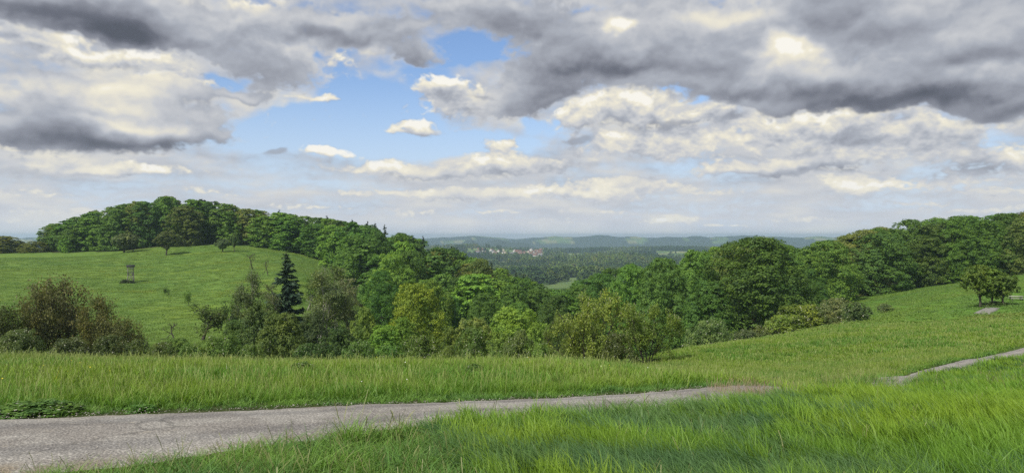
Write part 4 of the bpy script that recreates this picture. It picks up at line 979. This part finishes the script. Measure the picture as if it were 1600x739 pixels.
# ---- mesh pieces for carpentry
def bar(a, b, w, t=None):
    """square bar from a to b"""
    a, b = np.array(a, float), np.array(b, float); d = norm(b - a); u = norm(np.cross(d, [0, 0, 1.] if abs(d[2]) < .95 else [1., 0, 0])); v = np.cross(d, u); t = t or w
    V = np.array([p + u * i * w / 2 + v * j * t / 2 for p in (a, b) for i, j in ((-1, -1), (1, -1), (1, 1), (-1, 1))])
    return V, np.array([[0, 3, 2, 1], [4, 5, 6, 7], [0, 1, 5, 4], [1, 2, 6, 5], [2, 3, 7, 6], [3, 0, 4, 7]])
def joinb(parts):
    V, Fs, o = [], [], 0
    for v, f in parts: V.append(v); Fs.append(f + o); o += len(v)
    return np.vstack(V), np.vstack(Fs)
def part(name, parts, mat, parent):
    v, f = joinb(parts); me = mesh_np(name, v, f); me.materials.append(mat); o = bpy.data.objects.new(name, me); C.objects.link(o); o.parent = parent; return o
def wood_mat(name, a, b):
    m, g = material(name); P = g.n('ShaderNodeTexCoord').outputs['Object']; n = g.noise(g.v('MULTIPLY', P, (8, 8, 1)), 3, 4, .6)
    out(g, principled(g, g.mix(g.step(n, .3, .7), a, b), .8, .2)); return m
M_GWOOD = wood_mat('weathered_grey_wood', (.07, .065, .058), (.22, .21, .19)); M_DWOOD = wood_mat('dark_tarred_board', (.012, .012, .014), (.035, .034, .034)); M_PLANK = wood_mat('pale_plank', (.35, .34, .29), (.5, .48, .42))
def hunting_stand():
    x, y, z = hit(204, 441.5, 90)
    e = bpy.data.objects.new('hunting_stand', None); C.objects.link(e); e.location = (x, y, z - .1); e.rotation_euler = (0, 0, .5); e.scale = (.86, .86, 1.04)
    tag(e, 'raised wooden hunting stand with dark roof standing alone in the hill meadow', 'hunting stand')
    for sx, sy in ((-1, -1), (1, -1), (1, 1), (-1, 1)):
        part('leg', [bar((sx * 1.0, sy * 1.0, 0), (sx * .62, sy * .6, 2.5), .2)], M_GWOOD, e)
    part('brace', [bar((-1.0, -1.0, .35), (.66, -.66, 2.2), .14)], M_GWOOD, e); part('brace', [bar((1.0, -1.05, .35), (-.66, -.71, 2.2), .14)], M_GWOOD, e)
    part('brace', [bar((-1.03, -.95, .35), (-.70, .62, 2.2), .14)], M_GWOOD, e); part('brace', [bar((1.03, .95, .35), (.70, -.62, 2.2), .14)], M_GWOOD, e)
    part('floor', [bar((-.85, y_, 2.55), (.85, y_, 2.55), .2, .06) for y_ in np.linspace(-.75, .75, 8)], M_GWOOD, e)
    part('corner_post', [bar((sx * .72, sy * .7, 2.58), (sx * .72, sy * .7, 4.15), .1) for sx in (-1, 1) for sy in (-1, 1)], M_GWOOD, e)
    for i in range(8):
        o = part('plank', [bar((-.70 + i * .2, -.77, 2.0), (-.70 + i * .2, -.77, 3.5 if i else 4.0), .19, .035)], M_GWOOD, e)
    for s in (-1, 1):
        for i in range(7):
            part('plank', [bar((s * .79, -.62 + i * .2, 2.0), (s * .79, -.62 + i * .2, 3.45 if i < 6 else 4.0), .035, .19)], M_GWOOD, e)
    part('rear_wall', [bar((-.7 + i * .2, .77, 2.5), (-.7 + i * .2, .77, 4.2), .185, .04) for i in range(8)], M_DWOOD, e)
    part('window_board', [bar((-.35, -.80, 3.75), (.75, -.80, 3.75), .04, .28)], M_PLANK, e)
    r = bar((0, -1.15, 4.12), (0, 1.15, 4.5), 2.4, .16); part('roof', [r], M_DWOOD, e)
    l = part('ladder', [bar((.55, -2.3, 0), (.35, -.85, 2.7), .08), bar((1.05, -2.3, 0), (.85, -.85, 2.7), .08)], M_GWOOD, e)
    for i in range(8):
        t = (i + .6) / 8; part('rung', [bar((.53 - .2 * t + .0, -2.3 + 1.45 * t, 2.7 * t), (1.07 - .2 * t, -2.3 + 1.45 * t, 2.7 * t), .05)], M_GWOOD, l)
    plant('scrub', 0, x - .9, y - 1.5, .95, 2.6, (.03, .05, .02), 'dark scrub around the foot of the hunting stand', 'bush', name='bush')
    plant('scrub', 1, x + 1.2, y - 1.9, .7, 2.0, (.03, .05, .02), 'small dark scrub right at the foot of the ladder', 'bush', name='bush')
hunting_stand()
def bench():
    x, y, z = hit(1583, 470, 60)
    e = bpy.data.objects.new('picnic_bench', None); C.objects.link(e); e.location = (x + .3, y - .3, z); e.rotation_euler = (0, 0, -.35)
    tag(e, 'pale wooden picnic table with bench beneath the boughs of the meadow trees', 'picnic bench')
    for i in range(4): part('table_plank', [bar((-.95, -.33 + i * .22, .76), (.95, -.33 + i * .22, .76), .2, .045)], M_PLANK, e)
    for s in (-1, 1):
        b = part('bench_seat', [bar((-.95, s * .78, .45), (.95, s * .78, .45), .26, .045)], M_PLANK, e)
        part('leg', [bar((s * .7, -.3, .73), (s * .7, -.75, -.05), .09), bar((s * .7, .3, .73), (s * .7, .75, -.05), .09), bar((s * .7, -.85, .39), (s * .7, .85, .39), .08)], M_GWOOD, e)
bench()
def slab():
    m, g = material('worn_concrete'); P = geo(g); n = g.noise(P, 3, 5, .65)
    out(g, principled(g, g.mix(g.step(n, .3, .7), (.15, .145, .13), (.27, .26, .235)), .9, .15, bump(g, n, .5, .03)))
    c = [np.array(hit(*p, 60)) for p in ((1522, 490.5), (1546, 491.5), (1562, 482.5), (1541, 481.5))]
    n_ = 7; u, v = np.meshgrid(np.linspace(0, 1, n_), np.linspace(0, 1, n_), indexing='ij')
    P2 = (c[0][:2] * ((1 - u) * (1 - v))[..., None] + c[1][:2] * (u * (1 - v))[..., None] + c[2][:2] * (u * v)[..., None] + c[3][:2] * ((1 - u) * v)[..., None])
    z = hgt(P2[..., 0], P2[..., 1]); top = np.dstack([P2, z + .16]).reshape(-1, 3); bot = np.dstack([P2, z - .15]).reshape(-1, 3)
    i = (np.arange(n_ - 1)[:, None] * n_ + np.arange(n_ - 1)); fa = np.stack([i, i + n_, i + n_ + 1, i + 1], -1).reshape(-1, 4)
    per = list(range(0, n_)) + [r * n_ + n_ - 1 for r in range(1, n_)] + [(n_ - 1) * n_ + c_ for c_ in range(n_ - 2, -1, -1)] + [r * n_ for r in range(n_ - 2, 0, -1)]
    N = n_ * n_; side = np.array([[a, b, b + N, a + N] for a, b in zip(per, per[1:] + per[:1])])
    me = mesh_np('concrete_slab', np.vstack([top, bot]), np.vstack([fa, side])); me.materials.append(m)
    o = bpy.data.objects.new('concrete_slab', me); C.objects.link(o); tag(o, 'flat pale concrete slab in the meadow before the pair of trees', 'slab')
slab()

# ================================================================ grass and crop, blade by blade
def grass_mat(name, cols, patch=.18, dark=(.6, .75, .8), patch2=(1.25, 1.12, .8)):
    """cols: range of blade colours from base to tip; colour also drifts over the field"""
    m, g = material(name); oi = g.n('ShaderNodeObjectInfo'); u = g.n('ShaderNodeAttribute', attribute_name='u').outputs['Fac']; t = g.n('ShaderNodeAttribute', attribute_name='t').outputs['Fac']
    P = geo(g)
    c = g.ramp(g.m('MULTIPLY_ADD', u, .8, g.m('MULTIPLY', g.m('SUBTRACT', t, .3), .4)), [(0, cols[0]), (.45, cols[1]), (.9, cols[2])])
    c = g.mix(g.step(g.noise(P, patch, 4, .6), .36, .62), g.mix(1, c, dark, 'MULTIPLY'), g.mix(1, c, patch2, 'MULTIPLY'))
    c = g.mix(oi.outputs['Random'], g.mix(1, c, (.85, .88, .9), 'MULTIPLY'), g.mix(1, c, (1.15, 1.12, 1.05), 'MULTIPLY'))
    c = g.mix(g.step(t, .93, .95), c, cols[3])       # dry and seeding stalks
    b = principled(g, c, .5, .3); tr = g.n('ShaderNodeBsdfTranslucent'); g.put(tr.inputs[0], g.mix(1, c, (1.1, 1.2, .6), 'MULTIPLY'))
    mx = g.n('ShaderNodeMixShader'); mx.inputs[0].default_value = .3; g.nt.links.new(b, mx.inputs[1]); g.nt.links.new(tr.outputs[0], mx.inputs[2]); out(g, mx.outputs[0]); return m

def tuft(seed, n, rad, h, w, lean=.25, bend=.5, seg=3, heads=0., dirn=None, name='tuft'):
    rg = np.random.default_rng(seed)
    a = rg.uniform(0, 6.283, n); q = rad * np.sqrt(rg.random(n)); bx, by = q * np.cos(a), q * np.sin(a)
    hh = h * rg.uniform(.55, 1.15, n); la = rg.uniform(0, 6.283, n) if dirn is None else dirn + rg.normal(size=n) * .5
    ln = lean * rg.uniform(.2, 1.5, n); bd = bend * rg.uniform(.2, 1.5, n); fa = rg.uniform(0, 3.14, n)
    ww = w * rg.uniform(.7, 1.3, n); tt = rg.uniform(0, .9, n); tt = np.where(rg.random(n) < heads, .97, tt)
    s = np.linspace(0, 1, seg + 1)[None]; hd = (tt > .95)[:, None]
    out_ = (ln[:, None] * s + bd[:, None] * s ** 2.4) * hh[:, None]; up = hh[:, None] * (s - .35 * bd[:, None] * s ** 3)
    up = np.where(hd, hh[:, None] * 1.35 * s, up); out_ = np.where(hd, out_ * .5, out_)
    cx = bx[:, None] + out_ * np.cos(la)[:, None]; cy = by[:, None] + out_ * np.sin(la)[:, None]
    wd = ww[:, None] * (1 - s ** 1.6 * .93) * .5; wd = np.where(hd, ww[:, None] * .5 * (.35 + .75 * np.exp(-((s - .86) / .13) ** 2)), wd)
    dx, dy = np.cos(fa)[:, None] * wd, np.sin(fa)[:, None] * wd
    L_ = np.stack([cx - dx, cy - dy, up], -1); R_ = np.stack([cx + dx, cy + dy, up], -1)
    V = np.stack([L_, R_], 2).reshape(-1, 3); k = (seg + 1) * 2
    b = (np.arange(n) * k)[:, None] + (np.arange(seg) * 2)[None]; f = np.stack([b, b + 1, b + 3, b + 2], -1).reshape(-1, 4)
    uu = np.repeat(np.tile(s, (n, 1)).reshape(-1), 2); t2 = np.repeat(tt, k)
    return mesh_np(name, V, f, False, {'u': ('POINT', 'FLOAT', uu), 't': ('POINT', 'FLOAT', t2)})

def sample(d0, d1, dens, cond, seed, px0=-170, px1=1770):
    rg = np.random.default_rng(seed); a0, a1 = math.atan((px0 - 800) / F), math.atan((px1 - 800) / F)
    n = int((a1 - a0) / 2 * (d1 * d1 - d0 * d0) * dens); r = np.sqrt(rg.uniform(d0 * d0, d1 * d1, n)); a = rg.uniform(a0, a1, n)
    x, y = r * np.sin(a), r * np.cos(a); k = cond(x, y, rg); x, y = x[k], y[k]
    return x, y, rg

def field(name, label, mat, layers, cond, scale_noise=.25, lift=0., wind=None, kind=None):
    P, rz, sc_, ix, ms = [], [], [], [], []
    for li, (d0, d1, dens, protos) in enumerate(layers):
        x, y, rg = sample(d0, d1, dens, cond, 700 + li + len(name))
        z = hgt(x, y) - .02; n = len(x)
        s = 1 + scale_noise * fbm(x / 1.7, y / 1.7, 3, 55) + .18 * rg.normal(size=n)
        s = np.clip(s, .35, 1.7)
        if kind == 'edge': s *= .55 + .45 * np.clip(np.abs(road_side(x, y)) / .9, 0, 1)
        P.append(np.column_stack([x, y, z])); rz.append(rg.uniform(0, 6.28, n) if wind is None else wind + rg.normal(size=n) * .9); sc_.append(s); ix.append(rg.integers(0, len(protos), n) + len(ms)); ms += protos
    for m_ in ms:
        m_.materials.clear(); m_.materials.append(mat)
    o = stuff(name, np.vstack(P), np.concatenate(rz), np.concatenate(sc_), np.concatenate(ix), ms, mat)
    tag(o, label, 'grass'); print(name, len(o.data.vertices)); return o

WIND = 2.6
def T(seed, n, rad, h, w, **k): return [tuft(seed + i, n, rad, h, w, **k) for i in range(4)]
def swath(x, y):
    """lodged, bluish strips that run through the crop"""
    u_ = x * .92 - y * .38; v_ = x * .38 + y * .92
    return pnoise(u_ / 9, v_ / 1.6, 17) + .5 * pnoise(u_ / 3, v_ / .9, 18) + .25 * pnoise(x / .6, y / .6, 19)
def in_crop(x, y):
    vd = -road_side(x, y)
    return (road_side(x, y) < -(np.interp(x, [2, 10], [.6, .3]) + .25 * fbm(x / 2, y / 2, 2, 41))) & (x - (-.4) + .25 * fbm(x, y, 2, 42) > (y - 8) * -.25 - .2)
c_crop = lambda x, y, rg: in_crop(x, y) & (swath(x, y) < .06 + .08 * rg.normal(size=len(x))) 
c_swath = lambda x, y, rg: in_crop(x, y) & (swath(x, y) >= .04 + .08 * rg.normal(size=len(x)))
c_verge = lambda x, y, rg: (road_side(x, y) < -.05 - .28 * rg.random(len(x))) & (~in_crop(x, y) | (rg.random(len(x)) < .12))
_sl = hit(1542, 486, 60)
far_lim = lambda x, y: (np.hypot(x, y) < edge_D(x, y) - 3) & (np.hypot((x - _sl[0]) * 1, (y - _sl[1] + 1.5) * .55) > 2.4)
c_mead = lambda x, y, rg: (road_side(x, y) > .75 + .3 * fbm(x / 1.3, y / 1.3, 2, 43)) & far_lim(x, y)
c_strip = lambda x, y, rg: (road_side(x, y) > -.02) & (road_side(x, y) > .05 + .3 * rg.random(len(x))) & (road_side(x, y) < 1.5)

M_CROP = grass_mat('barley_leaves', [(.05, .10, .015), (.13, .235, .025), (.22, .35, .04), (.25, .30, .08)], .22, (.8, .93, .95), (1.15, 1.08, .85))
M_SWATH = grass_mat('lodged_barley', [(.03, .065, .02), (.065, .135, .035), (.125, .22, .075), (.16, .22, .09)], .5, (.8, .9, 1.0), (1.1, 1.1, .9))
M_MEAD = grass_mat('meadow_grass', [(.055, .12, .015), (.13, .245, .026), (.205, .325, .05), (.27, .32, .10)], .16, (.74, .9, .85), (1.2, 1.06, .85))
M_VERGE = grass_mat('verge_grass', [(.045, .10, .02), (.105, .215, .038), (.18, .31, .07), (.25, .26, .11)], .9, (.75, .85, .9), (1.15, 1.12, .85))
field('crop_field', 'bright green young barley field filling the right foreground', M_CROP,
      [(2.4, 9, 70, T(1000, 34, .12, .31, .0085, lean=.12, bend=.42, seg=4, dirn=0)), (9, 17, 42, T(1010, 34, .16, .32, .012, lean=.12, bend=.4, seg=3, dirn=0)),
       (17, 34, 18, T(1020, 34, .24, .36, .022, lean=.12, bend=.35, seg=2, dirn=0)), (34, 62, 5, T(1030, 40, .4, .38, .04, lean=.12, bend=.35, seg=2, dirn=0))], c_crop, .2, wind=WIND)
field('lodged_crop', 'darker bluish strips of windblown barley in the field', M_SWATH,
      [(2.4, 9, 70, T(1040, 34, .12, .28, .009, lean=.35, bend=.8, seg=5, dirn=0)), (9, 17, 42, T(1050, 34, .16, .29, .013, lean=.35, bend=.7, seg=3, dirn=0)),
       (17, 34, 12, T(1060, 34, .24, .31, .024, lean=.35, bend=.6, seg=2, dirn=0)), (34, 62, 5, T(1070, 40, .4, .34, .04, lean=.3, bend=.6, seg=2, dirn=0))], c_swath, .2, wind=WIND)
field('verge_grass', 'rough grey green grass on the near verge of the road', M_VERGE,
      [(2.4, 9, 46, T(1080, 30, .12, .22, .008, lean=.4, bend=.8, seg=4, heads=.06)), (9, 17, 30, T(1090, 30, .16, .26, .012, lean=.4, bend=.8, seg=3, heads=.06)),
       (17, 34, 12, T(1100, 34, .22, .30, .02, lean=.35, bend=.6, seg=2, heads=.08)), (34, 60, 5, T(1110, 34, .35, .3, .04, lean=.3, bend=.5, seg=2, heads=.05))], c_verge, .3)
field('meadow_grass', 'tall yellowish green meadow grass with seed heads beyond the road', M_MEAD,
      [(8, 17, 26, T(1120, 30, .17, .27, .012, lean=.3, bend=.5, seg=3, heads=.08)), (17, 30, 13, T(1130, 40, .26, .29, .018, lean=.3, bend=.45, seg=3, heads=.09)),
       (30, 62, 6, T(1140, 80, .42, .28, .022, lean=.25, bend=.4, seg=2, heads=.10)), (62, 100, 3.2, T(1150, 60, .6, .24, .05, lean=.3, bend=.4, seg=2, heads=.08))], c_mead, .35)
field('road_edge_grass', 'short trampled grass along the far edge of the road', M_VERGE,
      [(8, 30, 40, T(1160, 22, .13, .13, .011, lean=.6, bend=.8, seg=2)), (30, 62, 10, T(1170, 26, .25, .16, .03, lean=.5, bend=.6, seg=2))], c_strip, .3)
field('short_meadow_turf', 'tufts of short green grass on the farther meadows and the hill', grass_mat('hill_turf', [(.085, .14, .025), (.14, .22, .045), (.17, .25, .06), (.20, .26, .08)], .03, (.85, .95, .95), (1.12, 1.05, .85)),
      [(85, 330, .5, T(1180, 60, 1.5, .13, .13, lean=.6, bend=.6, seg=1))], lambda x, y, rg: far_lim(x, y) & (road_side(x, y) > 3), .3)

# ---- loose grit along the road edges, weeds and flowers
def pebbles():
    rg = np.random.default_rng(90); ms = []
    m, g = material('grit'); oi = g.n('ShaderNodeObjectInfo'); out(g, principled(g, g.ramp(oi.outputs['Random'], [(0, (.14, .13, .11)), (.6, (.30, .28, .24)), (1, (.48, .45, .40))]), .9, .1))
    for k in range(4):
        v = np.array([[1, 0, 0], [-1, 0, 0], [0, 1, 0], [0, -1, 0], [0, 0, 1], [0, 0, -.6], [.6, .6, .4], [-.6, -.6, .3]]) * rg.uniform(.7, 1.2, (8, 3)) * [1, .8, .6]
        f = np.array([[4, 0, 6], [4, 6, 2], [4, 2, 1], [4, 1, 7], [4, 7, 3], [4, 3, 0], [5, 2, 6], [5, 6, 0], [5, 1, 2], [5, 7, 1], [5, 3, 7], [5, 0, 3]])
        a = mesh_np('grit_grain', v, f); a.materials.append(m); ms.append(a)
    i = rg.integers(0, 499, 26000); e = rg.random(26000) < .6; t = rg.random((26000, 1))
    A = np.where(e[:, None], FE[i] * (1 - t) + FE[i + 1] * t, NE[i] * (1 - t) + NE[i + 1] * t) + rg.normal(size=(26000, 2)) * .16
    any_ = rg.random(26000) < .12; s = rg.random((26000, 1)); A = np.where(any_[:, None], NE[i] * (1 - s) + FE[i] * s, A)
    r = np.hypot(A[:, 0], A[:, 1]); k = (r > 4) & (r < 40) & (A[:, 1] > 0); A = A[k]
    o = stuff('road_grit', np.column_stack([A, hgt(A[:, 0], A[:, 1]) + np.where(any_[k], .075, .04)]), rg.uniform(0, 6, len(A)), rg.uniform(.006, .018, len(A)) , rg.integers(0, 4, len(A)), ms, m)
    tag(o, 'loose grit and crumbs scattered along the edges of the road', 'grit')
pebbles()
def flowers(name, colr, label, n, seed, r, dmax, cond):
    rg = np.random.default_rng(seed); m, g = material(name + '_petals'); out(g, principled(g, colr, .6, .2))
    a = np.arange(6) / 6 * 6.283; V = [[0, 0, 1]] + [[math.cos(t) * r, math.sin(t) * r, 1.01 + .004 * (i % 2)] for i, t in enumerate(a)] + [[.004, 0, 0], [-.004, 0, 0], [0, .003, 1]]
    f3 = np.array([[0, i + 1, (i + 1) % 6 + 1] for i in range(6)] + [[7, 8, 9]]); me = mesh_np(name, np.array(V) * [1, 1, .36], f3); me.materials.append(m)
    x, y, rg = sample(9, dmax, n, cond, seed); k = fbm(x / 5, y / 5, 2, seed) > .12; x, y = x[k], y[k]
    o = stuff(name, np.column_stack([x, y, hgt(x, y)]), rg.uniform(0, 6, len(x)), rg.uniform(.7, 1.15, len(x)), np.zeros(len(x)), [me], m, tilt=rg.normal(size=(len(x), 2)) * .35)
    tag(o, label, 'flowers')
flowers('white_flowers', (.72, .72, .66), 'scattered small white flowers in the meadow grass', .25, 301, .016, 40, c_mead)
flowers('yellow_flowers', (.62, .50, .04), 'scattered yellow buttercups in the meadow grass', .5, 302, .018, 40, c_mead)
def clump(px, py, label, nm, seed, n, rad, h, w, mat, **k):
    x, y, z = hit(px, py, 5); me = tuft(seed, n, rad, h, w, name=nm, **k); me.materials.append(mat); o = bpy.data.objects.new(nm, me); C.objects.link(o); o.location = (x, y, z)
    tag(o, label, 'plant')
clump(546, 700, 'tall dark green weed clump sticking up at the near road verge', 'weed_clump', 501, 170, .16, .44, .011, M_VERGE, lean=.35, bend=.7, seg=4, heads=.05)
clump(618, 690, 'smaller feathery weed clump right of the tall one on the near verge', 'weed_clump', 502, 90, .2, .30, .014, M_VERGE, lean=.4, bend=.8, seg=4, heads=.25)
M_RED, _g = material('reddish_panicles'); out(_g, principled(_g, (.26, .20, .13), .8, .1))
clump(1180, 622, 'reddish brown flowering grass where the road vanishes behind the field', 'panicle_grass', 503, 900, .9, .22, .009, M_RED, lean=.25, bend=.4, seg=3, heads=.8)
for i, (px, py, w, h, lb) in enumerate([(30, 650, 1.3, .2, 'low dark dock leaves at the left end of the far road edge'), (75, 649, .8, .16, 'small dark dock leaves beside the first patch at the road edge'), (210, 646, .5, .12, 'flat leafy weed by the far road edge'), (1218, 598, .8, .4, 'dark weedy tuft beyond the road where it vanishes'), (742, 590, .6, .34, 'darker weed standing in the middle of the meadow'), (470, 585, .8, .34, 'darker green weeds in the meadow left of the middle')]):
    x, y, z = hit(px, py, 6); plant('scrub', i, x, y + .2, h, w, (.07, .14, .03), lb, cat='plant', name='broadleaf_weed')

M_DRIFT = grass_mat('yellow_drift', [(.14, .20, .03), (.24, .29, .045), (.36, .38, .07), (.42, .40, .08)], .1, (.9, .95, .9), (1.1, 1.05, .9))
def c_drift(x, y, rg):
    px = 800 + F * x / y
    return (px > 100) & (px < 420) & far_lim(x, y) & (pnoise(x / 26, y / 3.2, 61) + .4 * pnoise(x / 5, y / 1.2, 62) > .26 + .1 * rg.random(len(x)))
field('flowering_drifts', 'yellowish flowering streaks across the hill meadow around the hunting stand', M_DRIFT, [(170, 292, .5, T(1200, 50, 1.1, .16, .09, lean=.4, bend=.4, seg=1))], c_drift, .2)

clump(1376, 604, 'rough grass clump where the road comes out again from behind the field', 'verge_clump', 504, 500, 1.3, .5, .02, M_VERGE, lean=.3, bend=.5, seg=3, heads=.2)
clump(1330, 606, 'rough grass in the dip where the road is out of sight', 'verge_clump', 505, 500, 1.3, .45, .02, M_VERGE, lean=.3, bend=.5, seg=3, heads=.2)

# ================================================================ the air
def haze():
    v, f = [], None
    s, zb, zt = 9300, -190, 27
    V = np.array([[x, y, z] for z in (zb, zt) for y in (-s, s) for x in (-s, s)], float)
    Fx = np.array([[0, 2, 3, 1], [4, 5, 7, 6], [0, 1, 5, 4], [2, 6, 7, 3], [0, 4, 6, 2], [1, 3, 7, 5]])
    m, g = material('air'); p = g.n('ShaderNodeVolumePrincipled'); p.inputs['Color'].default_value = (.63, .82, 1, 1); p.inputs['Density'].default_value = 1.5e-4; p.inputs['Anisotropy'].default_value = .45
    g.nt.links.new(p.outputs[0], g.n('ShaderNodeOutputMaterial').inputs['Volume'])
    o = new_obj('haze', mesh_np('haze', V, Fx), None, [m]); tag(o, kind='stuff')
haze()
